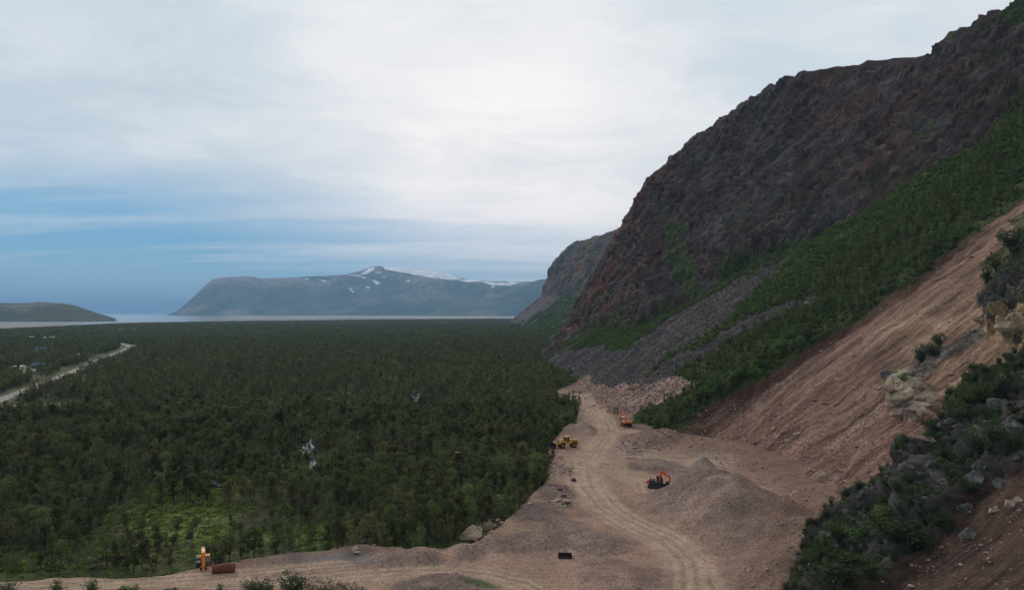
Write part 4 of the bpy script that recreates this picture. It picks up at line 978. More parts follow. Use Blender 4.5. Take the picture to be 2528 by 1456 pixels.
hill_rocks('scar_stones', f_(scar)*(.12 + .88*sstep(n2 + fl*.6, .05, .6)), 1.3, .2, 1.5, RP + RY[:2], 'scattered pinkish stones on the bare landslide scar', al=2.6)
hill_rocks('scar_foot_stones', f_(scar)*sstep(Z, 30, 2), 1.8, .25, 1.8, RP, 'stones gathered at the foot of the landslide scar', al=2.3)
hill_rocks('near_dirt_stones', f_(neard), 1.6, .14, .8, RP + RY[:1] + RG[:2], 'small stones on the dark dirt slope at the lower right', al=2.4)
hill_rocks('ridge_blocks', f_(ridge)*(n2 > -.2), .55, .5, 2.0, RD, 'lichened blocks of the near rocky ridge', lift=.0)
hill_rocks('outcrop_blocks', f_(out1), .30, .5, 1.6, RD, 'dark blocks of the rock outcrop at the right edge', lift=.0)
hill_rocks('debris_rocks', f_(out3), 1.4, .3, 1.0, RG, 'grey debris trailing from the outcrop down the scar')
hill_rocks('cliff_blocks', f_(cliff)*(Y > 300)*sstep(n2, .1, .4)*(1-vegc), .05, 1.2, 3.6, [rock_mesh(940+k, M['hill_block'], 1.1) for k in range(4)] if 'hill_block' in M else RG, 'dark broken blocks standing on ledges of the big cliff', lift=-.05)
# gravel on the quarry floor
qa = area_w(QX, QY, Q)
def sample_q(mask, per_m2):
    m = mask[:-1,:-1]*qa; u_ = qu[:-1,:-1]; m = m*((u_ > -200) & (u_ < 2750) & (qv[:-1,:-1] < 1560))
    xs_ = QX[:-1,:-1]; m = m*(xs_ < foot_x(QY[:-1,:-1]) + 6)
    n = int(m.sum()*per_m2); p = m.ravel()/m.sum(); k = rng.choice(p.size, n, p=p); i, j = np.unravel_index(k, m.shape); a, b = rng.random(n), rng.random(n)
    def bl(A): return A[i,j]*(1-a)*(1-b) + A[i+1,j]*a*(1-b) + A[i,j+1]*(1-a)*b + A[i+1,j+1]*a*b
    return np.stack([bl(QX), bl(QY), bl(Q)], 1)
def q_rocks(name, mask, dens, lo, hi, kinds, label, al=2.2, cat='rocks'):
    P_ = sample_q(mask, dens); n = len(P_); s_ = psize(n, lo, hi, al); P_[:, 2] += s_*.08
    scatter(name, kinds, P_, s_, rr3(n), rng.integers(0, len(kinds), n), label, cat)
far = sstep(QY, 230, 140)
q_rocks('gravel', hk['gravel']*(1-trk)*(.2 + .8*sstep(q1 + q2*.5, -.5, .1)), 7.5, .13, .55, RP, 'coarse crushed pinkish grey stone of the gravel heaps', 2.5, 'gravel')
q_rocks('heap_rubble', hk['rubble']*(1-trk), 1.6, .3, 1.7, RP, 'broken rock rubble heaped along the quarry track')
q_rocks('loose_gravel', (1-trk*.97)*flat*(1-hk['fine'])*(1-hk['sand'])*sstep(q2 + q1, -.2, .7)*(1-grey*.6), 1.1, .16, 1.0, RP + RY[:1], 'loose stones strewn over the quarry floor', 2.6, 'gravel')
q_rocks('berm_rubble', sstep(np.abs(ed-.45), .38, .1)*(1-trk), .7, .25, 1.4, RP[:4] + RY[:1], 'rubble tipped along the edge between quarry floor and forest', 2.0)

def big_rock(seed, mat, dims):
    """split, stepped boulder: bevelled slabs cut by random planes"""
    r_ = np.random.default_rng(seed); bm = bmesh.new(); bmesh.ops.create_icosphere(bm, subdivisions=4, radius=.62)
    for k in range(17):
        n_ = Vector(r_.normal(size=3)).normalized(); dist = r_.uniform(.34, .50)
        for v in bm.verts:
            e_ = v.co.dot(n_) - dist
            if e_ > 0: v.co -= n_*e_*.97
    co = np.array([v.co[:] for v in bm.verts]); nz = fbm(co[:,0]*5+seed, co[:,1]*5, co[:,2]*7, 4, seed, .6); st = np.round(co[:,2]*7 + nz*.6)/7
    for v, a, s2 in zip(bm.verts, nz, st): v.co = Vector((v.co.x*dims[0]*(1+a*.08), v.co.y*dims[1]*(1+a*.08), (v.co.z*.45 + s2*.55)*dims[2] + a*.02))
    me = bpy.data.meshes.new('boulder'); bm.to_mesh(me); bm.free(); me.materials.append(mat); return me
BIGS = {id(RY): [big_rock(960+k, M['rock_pale'], (1, .75, (.62,.8,.5)[k])) for k in range(3)], id(RP): [big_rock(970+k, M['rock_pink'], (1, .8, (.6,.75,.5)[k])) for k in range(3)], id(RD): [big_rock(980+k, M['rock_dark'], (1, .85, (.8,1.0,.65)[k])) for k in range(3)], id(RG): RG}
q_rocks('slope_foot_rubble', sstep(np.abs(footd-1.5), 7, 1)*sstep(QY, 268, 245)*(.3+.7*sstep(q1, -.2, .3)), .9, .25, 1.7, RP + RY[:1], 'rubble fanning from the slope foot onto the quarry floor', 1.9)
hill_rocks('scar_blocks', f_(scar)*sstep(n2 + n1*.6, .25, .5), .10, .6, 2.0, RP + RY[:2], 'larger broken blocks in bands across the landslide scar', lift=.0, al=1.8)
# single boulders one can pick out: (u, v, width px, kind, label); W = on the quarry floor, H = on the hillside
SINGLE = [
 ('W',1165,1330,60,RY,'huge tawny boulder half sunk in the berm beside the forest'),('W',1200,1306,42,RY,'tawny boulder leaning on the huge one at the forest edge'),
 ('W',1225,1285,15,RP,'pale pink block at the upper end of the tawny boulders'),('W',1238,1291,13,RP,'small pink block right of the tawny boulders, forest side'),('W',1212,1287,13,RY,'flat buff block above the tawny boulders'),
 ('W',1240,1283,12,RG,'grey round stone next to the pink blocks at the forest edge'),
 ('V',1226,1212,14,RY,'upper pale boulder lying in grass among the birches'),('V',1229,1225,12,RY,'lower pale boulder lying in grass among the birches'),
 ('W',1402,1160,24,RY,'large flat buff slab on the spoil below the wheel loader'),('W',1392,1150,24,RY,'long thin slab behind the flat buff slab'),
 ('W',1372,1146,14,RP,'pink slab left of the long thin slab'),('W',1384,1131,13,RP,'square reddish block below the loader'),('W',1370,1128,14,RP,'split pale block left of the square reddish block'),
 ('W',1358,1127,10,RY,'small pale block at the forest edge under the loader bucket'),('W',1360,1165,14,RP,'tilted slab by the leaves left of the buff slab'),('W',1345,1180,10,RY,'small buff stone at the leaf edge below the tilted slab'),
 ('W',1398,1240,20,RP,'rounded pink boulder above the dumped scrap'),('W',1372,1236,22,RP,'broken slab left of the rounded pink boulder'),('W',1392,1224,15,RP,'small block on top of the rounded pink boulder'),
 ('W',1355,1240,12,RP,'low pink stone left end of the slab group'),('W',1306,1245,16,RY,'buff stone on the crest of the quarry edge'),('W',1286,1252,9,RY,'little buff stone just below the forest leaves'),('W',1338,1215,12,RP,'grey pink stone peeking over the quarry edge'),
 ('W',876,1358,18,RY,'flat yellowish slab on the grey levelled ground'),('W',882,1365,16,RY,'second slab under the flat yellowish slab'),('W',812,1362,7,RY,'single white stone at the edge of the grey ground'),
 ('W',586,1385,9,RG,'grey stone right of the rusty tank'),('W',595,1378,9,RG,'grey stone uphill right of the rusty tank'),
 ('W',1778,1168,25,RY,'big pale block alone at the foot of the slope behind the red excavator'),('W',1767,1172,12,RP,'small block tucked under the big pale block'),
 ('W',1868,1182,12,RP,'upright stone right of the big pale block'),('W',1878,1190,8,RP,'small stone at the slope foot right of the upright stone'),
 ('W',1536,1396,7,RY,'small white stone on the dark flat mound'),('W',1552,1398,5,RY,'tiny white stone right of the white stone on the dark mound'),
 ('W',1413,1370,6,RY,'white oblong piece lying beside the dark bucket'),
 ('W',2095,1378,12,RY,'pale block at the foot of the near ridge'),('W',2075,1362,9,RY,'small pale block above the block at the ridge foot'),
 ('W',1625,1100,15,RY,'light cube shaped block in the rubble heap'),('W',1610,1104,12,RP,'reddish block beside the light cube in the rubble heap'),('W',1655,1092,14,RY,'buff block at the right end of the rubble heap'),
 ('W',1576,1098,11,RP,'block at the left end of the rubble heap'),('W',1597,1085,11,RP,'block on top of the rubble heap'),
 ('W',1500,975,12,RP,'pink boulder at the head of the track below the talus'),('W',1437,948,14,RP,'pink boulder at the far left of the rubble field'),('W',1466,1003,14,RP,'rounded boulder on the left bank of the rubble field'),
 ('W',1482,1008,12,RP,'boulder next to the rounded boulder beside the far track'),('W',1530,1005,12,RP,'boulder above the orange excavator'),('W',1418,980,13,RY,'pale flat stone beside the far left bend of the track'),
 ('H',2220,990,40,RY,'largest cream block of the jointed outcrop in the scar'),('H',2205,1003,30,RY,'cream block at the lower left of the jointed outcrop'),('H',2240,975,26,RY,'upright cream block in the centre of the jointed outcrop'),
 ('H',2255,1008,28,RY,'cream block at the lower right of the jointed outcrop'),('H',2270,960,22,RY,'white edged block on the right shoulder of the jointed outcrop'),('H',2278,985,22,RY,'buff block below the white edged block'),
 ('H',2195,960,24,RY,'buff block on the left shoulder of the jointed outcrop'),('H',2218,1020,30,RY,'brown stained block hanging at the base of the jointed outcrop'),('H',2185,925,26,RD,'dark purple rock at the top left of the jointed outcrop'),
 ('H',2288,1000,20,RY,'smooth buff block right below the jointed outcrop'),('H',2165,958,14,RY,'lone buff stone left of the jointed outcrop'),('H',2345,922,13,RY,'pale stone on bare dirt right of the jointed outcrop'),
 ('H',2310,1070,32,RY,'pinkish shattered block at the foot of the ridge scrub'),('H',2290,1085,24,RP,'broken pink block left of the pinkish shattered block'),('H',2330,1055,24,RY,'pale block above the pinkish shattered block'),
 ('H',1990,745,10,RY,'pale stone just under the turf edge'),('H',2175,905,14,RP,'small pink stone above the purple rock'),
 ('H',2060,935,16,RY,'low pale blocks on the middle of the scar'),('H',2110,955,12,RY,'pale stone right of the low pale blocks'),('H',2035,992,13,RY,'buff stone low on the scar'),('H',2010,985,12,RP,'pink stone beside the buff stone low on the scar'),
 ('H',1960,1070,12,RY,'yellow stone at the foot of the dark bank'),('H',1940,1085,14,RY,'yellow mossy block under the dark bank'),('H',1990,1235,14,RY,'buff block at the bottom of the scar'),
 ('H',2350,1150,26,RD,'lichened grey crag on the near ridge'),('H',2410,1180,34,RD,'pale grey crag in the middle of the near ridge'),('H',2380,1255,34,RD,'lower grey crag of the near ridge above the dirt'),
 ('H',2470,1190,30,RD,'grey crag at the right of the near ridge'),('H',2390,1320,30,RD,'long grey crag at the foot of the near ridge'),('H',2300,1100,30,RD,'dark square crag at the upper left of the near ridge'),
 ('H',2330,1190,30,RD,'broad dark crag facing the scar'),('H',2240,1150,26,RD,'dark crag at the upper edge of the ridge over the dirt'),('H',2460,1000,42,RD,'big black crag under the ridge bushes'),
 ('H',2500,1050,40,RD,'big grey crag at the right edge of the ridge'),('H',2420,1010,30,RD,'grey crag left of the big black crag'),('H',2490,1245,26,RY,'pale angular slab on the dark dirt'),('H',2450,1260,22,RP,'reddish slab left of the pale angular slab'),
 ('H',2510,1232,20,RY,'second pale slab at the right edge'),('H',2430,1365,12,RY,'lone white stone on the dark dirt'),('H',2290,1385,10,RY,'small white stone under the ridge'),('H',2250,1445,16,RP,'flat stone at the bottom edge of the photo'),
 ('H',2360,1425,14,RP,'reddish stone near the bottom right'),('H',2420,790,30,RY,'yellowish weathered block under the right edge outcrop'),('H',2480,815,34,RY,'orange stained block at the base of the right edge outcrop'),
 ('H',2510,790,30,RY,'cream block at the right edge below the dark outcrop')]
def single(where, u, v, wpx, kinds, label, k):
    if where == 'H': x, y, z = pick(u, v)
    elif where == 'V': x, y = at(u, v); z = 0
    else: x, y, z = q_pt(u, v)
    dist = math.sqrt(x*x + y*y + (CAM_Z-z)**2); s = wpx/F_PX*dist*1.08
    me = kinds[k % len(kinds)]
    if wpx >= 20 and 'slab' not in label: me = BIGS[id(kinds)][k % 3]
    o = link('boulder', me); o.location = (x, y, z + s*(.13 if kinds is not RD else -.02)); o.rotation_euler = (rng.uniform(-.25,.25), -.3 if 'tawny' in label else rng.uniform(-.25,.25), rng.uniform(-.7,.7) if 'tawny' not in label else .3); o.scale = (s, s*rng.uniform(.9,1.3), s*rng.uniform(.8,1.1))
    tag(o, label, 'boulder', 'single boulders of the quarry and the slope'); return o
for k, (wh, u, v, wp, kd, lb) in enumerate(SINGLE):
    if 'white oblong piece' in lb: continue
    single(wh, u, v, wp, kd, lb, k)
# the pile of unsorted rubble: the largest blocks as things of their own
for (nm, cu, cv, ru_, rv_, n, kd, lo, hi, lb, gr) in (
    ('rubble_block', 1610, 1098, 62, 16, 46, RP, .6, 1.5, 'pinkish block in the rubble heap', 'blocks of the rubble heap below the scrub'),
    ('talus_foot_block', 1540, 992, 100, 26, 60, RP, .8, 1.9, 'pinkish boulder in the far rubble field', 'boulders of the rubble field between track and talus'),
    ('edge_block', 1375, 1165, 30, 45, 26, RP, .5, 1.2, 'pink slab on the spoil below the loader', 'slabs on the spoil below the loader')):
    for i in range(n):
        an, rr_ = rng.uniform(0, 6.28), math.sqrt(rng.random()); u, v = cu + math.cos(an)*rr_*ru_, cv + math.sin(an)*rr_*rv_
        x, y, z = q_pt(u, v); s = float(psize(1, lo, hi, 1.6)[0])
        o = link(nm, kd[i % len(kd)]); o.location = (x, y, z + s*.12); o.rotation_euler = tuple(rr3(1)[0]); o.scale = (s, s, s)
        part_ = ('left' if u < cu - ru_*.45 else 'right' if u > cu + ru_*.45 else 'middle') + ' ' + ('far' if v < cv - rv_*.2 else 'near'); sh_ = ('thick', 'flattish', 'flat', 'chunky', 'low')[i % 5]; tag(o, ('large ' if s > hi*.62 else 'small ' if s < lo*1.35 else '') + sh_ + ' ' + lb.replace(' in the ', ' at the ' + part_ + ' side of the ').replace(' on the spoil', ', ' + part_ + ' part of the spoil'), 'rock', gr)

# ------------------------------------------------------------------ shrubs one can tell apart
def put_bush(u, v, wpx, hpx, label, where='H', kinds=BUSHD, k=0, cat='bush', group='shrubs of the ridge and the road verge'):
    if where == 'H': x, y, z = pick(u, v + (26 if u > 2350 and v < 1000 and v > 900 else 0))
    else: x, y, z = q_pt(u, v)
    dist = math.sqrt(x*x + y*y + (CAM_Z-z)**2); kd = kinds[k % len(kinds)]
    e = empty('bush' if cat == 'bush' else 'small_birch', (x, y, z-.1), rng.uniform(0, 6.28), label, cat, group)
    cd = [c_ for c_ in kd[1].vertices]; dm = kd[1]; bb = np.empty(len(dm.vertices)*3, np.float32); dm.vertices.foreach_get('co', bb); bb = bb.reshape(-1, 3); sz = bb.max(0)-bb.min(0)
    if v > 930 and u > 1900: wpx, hpx = wpx*.85, hpx*.8
    e.scale = (wpx/F_PX*dist/sz[0],)*2 + (hpx/F_PX*dist/bb[:, 2].max(),)
    link('stems' if cat == 'bush' else 'trunk', kd[0], None, e); link('foliage' if cat == 'bush' else 'crown', kd[1], None, e); return e
BL = [(2250,1345,120,75,'largest dark bush at the centre of the near ridge foot'),(2205,1330,90,60,'dark bush left of the largest ridge foot bush'),(2300,1290,70,60,'dark bush up slope of the largest ridge foot bush'),
 (2080,1440,110,80,'dark bush at the lower tip of the near ridge'),(2035,1400,80,70,'bush at the left tip of the ridge over the gravel'),(2150,1425,100,70,'bush in the lower scrub of the ridge beside the yellow rock'),
 (2120,1340,90,70,'green bush behind the ridge tip'),(2070,1330,70,60,'feathery bush on the upper left tip of the ridge'),(2170,1290,80,55,'low green bush above the ridge foot thicket'),(2340,1310,60,60,'round bush standing alone beside the ridge dirt'),
 (2360,1180,80,60,'bush in the hollow between the ridge crags'),(2410,1110,100,70,'broad dark bush below the black crag'),(2450,1090,80,60,'dark bush right of the broad dark bush'),(2370,1040,80,60,'bush on the upper brow of the ridge'),
 (2380,985,40,75,'tall feathery shrub on the brow over the scar'),(2430,960,90,60,'wide shrub below the right edge crest'),(2480,945,80,50,'shrub at the crest near the right edge'),(2520,935,60,45,'shrub cut by the right edge of the photo on the crest'),
 (2230,1100,44,40,'small bright bush on top of the ridge over bare dirt'),(2300,1060,60,40,'bush beside the pinkish shattered block'),(2500,1120,80,50,'dark bush at the right edge under the grey crag'),(2440,1030,60,40,'bush among the black crags'),
 (2280,1235,70,50,'bush between the dark crag and the thicket'),(2220,1215,50,40,'bush at the ridge border above the scar foot'),(2330,1130,70,50,'dark bush between the two upper crags'),(2395,1215,50,35,'bush left above the lower grey crag'),
 (2275,888,46,44,'dark bush on the grey debris trail of the scar'),(2305,870,50,28,'flat bush right of the dark debris trail bush'),(2320,850,28,34,'thin shrub above the debris trail'),(2230,935,30,24,'small green bush on top of the jointed outcrop'),
 (2430,690,36,40,'leafy shrub at the upper edge of the right outcrop'),(2500,620,60,50,'grassy shrub on the right edge outcrop'),(2460,660,40,36,'shrub between grass and outcrop at the right edge')]
for k, (u, v, wp, hp, lb) in enumerate(BL):
    if u > 2015 and v > 1200 and (k in (3, 4, 7)): put_bush(u, v, wp, hp, lb, 'H' if u > 2000 else 'W', k=k)
    else: put_bush(u, v, wp, hp, lb, 'H', k=k, kinds=BUSHD if 'bright' not in lb and 'green' not in lb else BUSH)
for k, (u, v, wp, hp, lb, kd) in enumerate([(720,1476,110,62,'large rounded dark bush at the bottom edge beside the dirt road',BUSHD),(640,1472,74,44,'dark bush left of the large rounded bush at the bottom edge',BUSHD),(800,1478,120,42,'low wide bush right of the large rounded bush',BUSHD),
    (860,1476,70,34,'low shrub at the right end of the bottom edge thicket',BUSHD),(222,1462,50,30,'leafy roadside bush in the middle of the lower left edge',BUSH),(142,1464,36,32,'thin roadside bush left of the leafy roadside bush',BUSH),
    (15,1475,60,36,'bush at the lower left corner beside a sand heap',BUSHD),(300,1466,40,20,'low roadside shrub right of the leafy roadside bush',BUSH),(330,1468,30,26,'shrub before the brown roadside stalks',BUSH),
    (545,1468,28,30,'wispy roadside shrub at the bottom edge',BUSH),(600,1470,34,22,'small shrub between the wispy shrub and the dark bush',BUSH),(420,1470,40,22,'sparse low shrub at the bottom edge left of the wispy one',BUSH)]):
    put_bush(u, v, wp, hp, lb, 'W', kd, k)
# thicket filling in between the single bushes of the ridge
P_, _ = sample_hill(f_(ridge)*sstep(n1 + n2*.4, -.55, -.05), .55, 9000); n_ = len(P_)
scatter('ridge_scrub', [b[2] for b in BUSHD] + [BUSH[0][2], BUSHD[0][2], BUSHD[1][2]], P_, rng.uniform(.25, .62, n_), rz(n_), rng.integers(0, 6, n_), 'dark green scrub between the crags of the near ridge', 'shrubs')
P_, _ = sample_hill(f_(grs)*1.0, .5, 1500); n_ = len(P_)
scatter('turf_scrub', [b[2] for b in BUSH], P_, rng.uniform(.3, .6, n_), rz(n_), rng.integers(0, 4, n_), 'grass and scrub beside the outcrop at the right edge', 'shrubs')
# a row of shrubs and young birches closing the scrub wedge over the quarry (distinct crowns at its lower edge)
for i in range(60):
    u = rng.uniform(1560, 1990); v0 = np.interp(u, [1560,1600,1660,1700,1760,1850,1900,1990], [1058,1064,1044,1022,976,938,896,846]) - rng.uniform(4, 34)
    put_bush(u, v0, rng.uniform(24, 44), rng.uniform(20, 34), ('broad ' if rng.random() < .5 else 'compact ') + 'green shrub of the lower scrub edge, ' + ('at its left tip above the orange excavator' if u < 1640 else 'over the dark soil bank' if u < 1760 else 'over the middle of the scar edge' if u < 1880 else 'towards the upper scar edge'), 'H', BUSH + BUSHD[:1], int(rng.integers(0, 5)), group='shrubs along the lower scrub edge')
for i in range(46):
    t_ = rng.random(); u = np.interp(t_, [0,.2,.4,.6,.8,1], [1410,1425,1400,1355,1335,1330]) - rng.uniform(0, 26); v0 = np.interp(t_, [0,.2,.4,.6,.8,1], [1010,1045,1070,1085,1140,1200])
    x, y = at(u, v0); 
    if x < foot_x(y): tree_thing('birch_tree', BIRCH[rng.integers(0, 7)], (x, y, -.2), float(rng.uniform(.9, 1.3)), 'leafy birch overhanging the quarry edge, ' + ('beside the far gravel heap' if v0 < 1060 else 'at the wheel loader' if v0 < 1110 else 'left of the slabs' if v0 < 1160 else 'above the edge stones'), 'tree', 'birches overhanging the quarry edge')
# ------------------------------------------------------------------ machines
M['yellow'] = mat_pbr('yellow_machine_paint', (.62, .30, .035), .45, noise=((1.5, .18), (6, .12)), spec=.5)
M['orange'] = mat_pbr('orange_machine_paint', (.62, .17, .035), .45, noise=((1.5, .15), (6, .1)), spec=.5)
M['red'] = mat_pbr('orange_red_machine_paint', (.72, .085, .03), .4, noise=((1.5, .12), (6, .1)), spec=.5)
M['amber'] = mat_pbr('worn_amber_paint', (.74, .235, .015), .5, noise=((1.5, .2), (6, .15)), spec=.4)
M['steel'] = mat_pbr('dark_grimy_steel', (.035, .032, .03), .65, noise=((3, .4),), spec=.4)
M['black'] = mat_pbr('black_rubber', (.018, .017, .017), .85, noise=((3, .3),))
M['rust'] = mat_pbr('rusted_steel', (.17, .052, .032), .85, noise=((1.2, .4), (6, .3)), bump=(8, .4, .02))
M['rust_dark'] = mat_pbr('dark_rusted_steel', (.05, .022, .018), .85, noise=((2, .4),), bump=(8, .4, .02))
M['glass'] = mat_pbr('dark_cab_glass', (.02, .025, .03), .08, spec=.8)
M['glass_pale'] = mat_pbr('dusty_cab_glass', (.08, .095, .11), .2, spec=.8)
M['chrome'] = mat_pbr('cylinder_rod_steel', (.5, .5, .5), .25, metal=1)
M['white'] = mat_pbr('white_paint', (.75, .74, .70), .6, noise=((1, .1),))
M['wood_dark'] = mat_pbr('dark_red_brown_timber', (.045, .022, .02), .9, noise=((4, .4),))
M['wood'] = mat_pbr('weathered_timber', (.17, .13, .10), .9, noise=((4, .3),))
M['concrete'] = mat_pbr('mossy_grey_post', (.11, .12, .10), .9, noise=((3, .3),))
class MB:
    """collects boxes, prisms and cylinders into one mesh"""
    def __init__(s): s.bm = bmesh.new()
    def box(s, c, size, ry=0, rz_=0, bev=.02):
        r_ = bmesh.ops.create_cube(s.bm, size=1); vs = r_['verts']
        for v in vs: v.co = Vector((v.co.x*size[0], v.co.y*size[1], v.co.z*size[2]))
        if bev:
            es = list({e for v in vs for e in v.link_edges}); q = bmesh.ops.bevel(s.bm, geom=es, offset=min(bev, min(size)*.3), segments=1, affect='EDGES'); vs = list({v for f in q['faces'] for v in f.verts} | {v for v in vs if v.is_valid})
        m_ = Matrix.Translation(c) @ Matrix.Rotation(rz_, 4, 'Z') @ Matrix.Rotation(ry, 4, 'Y')
        bmesh.ops.transform(s.bm, matrix=m_, verts=[v for v in vs if v.is_valid]); return s
    def prism(s, pts, y0, y1):
        a = [s.bm.verts.new((x, y0, z)) for x, z in pts]; b = [s.bm.verts.new((x, y1, z)) for x, z in pts]; n = len(pts)
        s.bm.faces.new(a); s.bm.faces.new(b[::-1])
        for i in range(n): s.bm.faces.new((a[i], b[i], b[(i+1) % n], a[(i+1) % n]))
        return s
    def cyl(s, p0, p1, r0, r1=None, n=14, caps=True):
        p0, p1 = Vector(p0), Vector(p1); r1 = r0 if r1 is None else r1; d_ = p1-p0
        r_ = bmesh.ops.create_cone(s.bm, cap_ends=caps, segments=n, radius1=r0, radius2=r1, depth=d_.length)
        bmesh.ops.transform(s.bm, matrix=Matrix.Translation((p0+p1)/2) @ d_.to_track_quat('Z', 'Y').to_matrix().to_4x4(), verts=r_['verts']); return s
    def ring(s, c, axis_y, r_out, r_in, w_, n=20):
        vs = []
        for k in range(n):
            a = 2*math.pi*k/n; vs.append([s.bm.verts.new((c[0]+math.cos(a)*r, c[1]+yy, c[2]+math.sin(a)*r)) for r, yy in ((r_in,-w_/2),(r_out*.93,-w_/2),(r_out,-w_*.3),(r_out,w_*.3),(r_out*.93,w_/2),(r_in,w_/2))])
        for k in range(n):
            A_, B_ = vs[k], vs[(k+1) % n]
            for j in range(6): s.bm.faces.new((A_[j], A_[(j+1) % 6], B_[(j+1) % 6], B_[j]))
        return s
    def build(s, name, mat, parent=None):
        bmesh.ops.recalc_face_normals(s.bm, faces=s.bm.faces[:])
        me = bpy.data.meshes.new(name); s.bm.to_mesh(me); s.bm.free(); me.materials.append(mat); return link(name, me, None, parent)
def limb(p0, p1, w0, w1):
    """side outline of a tapered arm section"""
    p0, p1 = Vector(p0), Vector(p1); d_ = (p1-p0).normalized(); n_ = Vector((-d_.y, d_.x))
    return [tuple(p0+n_*w0/2), tuple(p1+n_*w1/2), tuple(p1-n_*w1/2), tuple(p0-n_*w0/2)]
def excavator(loc, rz, scale, paint, house_rot, boom, label, glass='glass', plate=False, paint_cw=None, cover=None, bw=1.0):
    e = empty('excavator', loc, rz, label, 'excavator'); e.scale = (scale,)*3
    for sgn in (-1, 1):
        y = sgn*1.12; pts = []
        for cx, a0 in ((1.75, -90), (-1.75, 90)):
            for k in range(9): a = R(a0 + k*22.5); pts.append((cx + math.cos(a)*.46, .46 + math.sin(a)*.46))
        t_ = MB().prism(pts, y-.29, y+.29).build('track', M['steel'], e)
        g_ = MB()
        for k in range(17):
            g_.box((-1.8+k*.225, y, .93), (.13, .6, .05), bev=0); g_.box((-1.8+k*.225, y, -.005), (.13, .6, .05), bev=0)
        g_.build('grouser', M['steel'], t_)
        w_ = MB()
        for cx in (-1.75, 1.75): w_.cyl((cx, y-.32, .46), (cx, y+.32, .46), .33)
        for cx in (-1.1, -.55, 0, .55, 1.1): w_.cyl((cx, y-.31, .22), (cx, y+.31, .22), .17, n=10)
        w_.build('roller', M['rust_dark'], t_)
    MB().box((0, 0, .62), (1.9, 1.7, .5)).cyl((0,0,.8), (0,0,1.12), .62).build('undercarriage', M['steel'], e)
    hr = house_rot; h = Matrix.Rotation(hr, 4, 'Z')
    def part(mb, nm, mat, par=e):
        bmesh.ops.transform(mb.bm, matrix=h, verts=mb.bm.verts[:]); return mb.build(nm, mat, par)
    part(MB().box((-.15, 0, 1.22), (3.9, 2.55, .22)), 'platform', M['steel'])
    body = part(MB().box((-1.15, -.02, 1.72), (1.75, 2.5, .85), bev=.07).box((.75, -.85, 1.62), (1.6, .8, .62), bev=.05), 'engine_cover', M[cover or paint])
    part(MB().box((-1.3, -.3, 2.17), (1.0, 1.2, .10)).cyl((-1.5, .55, 2.1), (-1.5, .55, 2.75), .07), 'exhaust', M['steel'], body)
    part(MB().prism([(-2.15,1.15),(-2.62,1.3),(-2.75,1.7),(-2.6,2.12),(-2.04,2.16),(-2.04,1.15)], -1.25, 1.25), 'counterweight', M[paint_cw or paint])
    if plate: part(MB().box((-2.77, 0, 1.7), (.03, .34, .26), bev=0), 'number_plate', M['white'])
    rl = MB()
    for x_ in (-1.9, -1.1, -.4): rl.cyl((x_, -1.2, 2.12), (x_, -1.2, 2.55), .025, n=6)
    rl.cyl((-1.9, -1.2, 2.55), (-.4, -1.2, 2.55), .025, n=6); part(rl, 'hand_rail', M['steel'])
    part(MB().prism([(-.05,1.33),(1.62,1.33),(1.72,2.0),(1.35,2.92),(-.05,2.96)], .38, 1.24), 'cab', M['steel'] if paint == 'red' else M[paint])
    part(MB().prism([(.08,1.95),(.62,1.95),(.62,2.78),(.08,2.78)], 1.225, 1.26), 'window', M[glass]); part(MB().prism([(.70,1.55),(1.55,1.75),(1.60,2.02),(1.30,2.78),(.70,2.78)], 1.225, 1.26), 'window', M[glass])
    part(MB().prism([(1.70,1.5),(1.75,2.02),(1.38,2.86),(1.33,2.84),(1.69,2.0),(1.64,1.5)], .46, 1.16), 'windscreen', M[glass]); part(MB().prism([(.08,1.95),(1.45,1.95),(1.25,2.78),(.08,2.78)], .36, .395), 'window', M[glass])
    part(MB().box((.62, .81, 2.99), (1.5, .94, .08)), 'cab_roof', M['white'] if paint == 'orange' else M[paint] if paint == 'amber' else M['steel'])
    # boom (two straight sections with a knee), stick, bucket
    (bx0, bz0), (bx1, bz1), (bx2, bz2), (sx, sz), bang = boom
    part(MB().prism(limb((bx0,bz0),(bx1,bz1),.42,.62), -.22*bw, .2*bw).prism(limb((bx1,bz1),(bx2,bz2),.6,.34), -.215*bw, .205*bw), 'boom', M[paint])
    st = part(MB().prism(limb((bx2,bz2),(sx,sz),.5,.26), -.16*bw, .16*bw), 'stick', M[paint])
    ram = MB(); mx, mz = (bx0+bx1)/2+.3, (bz0+bz1)/2
    for yy in (-.34, .32): ram.cyl((1.15, yy, 1.35), (mx+.1, yy, mz+.1), .075, n=8)
    part(ram, 'boom_ram', M[paint] if paint != 'red' else M['steel'])
    d_ = Vector((bx2-bx1, bz2-bz1)).normalized(); n_ = Vector((-d_.y, d_.x))
    p0 = Vector((bx1,bz1)) + n_*.45; p1 = Vector((bx2,bz2)) + n_*.42
    part(MB().cyl((p0.x, 0, p0.y), ((p0.x+p1.x)/2, 0, (p0.y+p1.y)/2), .085, n=8), 'stick_ram', M[paint]); part(MB().cyl(((p0.x+p1.x)/2, 0, (p0.y+p1.y)/2), (p1.x, 0, p1.y), .05, n=8), 'ram_rod', M['chrome'])
    ca, sa = math.cos(bang), math.sin(bang)
    def bp(x_, z_): return (sx + x_*ca - z_*sa, sz + x_*sa + z_*ca)
    prof = [(-.1,.18),(.35,.16),(.95,-.05),(1.02,-.42),(.72,-.82),(.2,-.95),(-.12,-.82)]
    inner = [(-.04,.1),(.3,.08),(.86,-.1),(.92,-.4),(.66,-.73),(.2,-.86)]
    bk = MB()
    for y0, y1 in ((-.6,-.55),(.55,.6)): bk.prism([bp(*q) for q in prof], y0, y1)
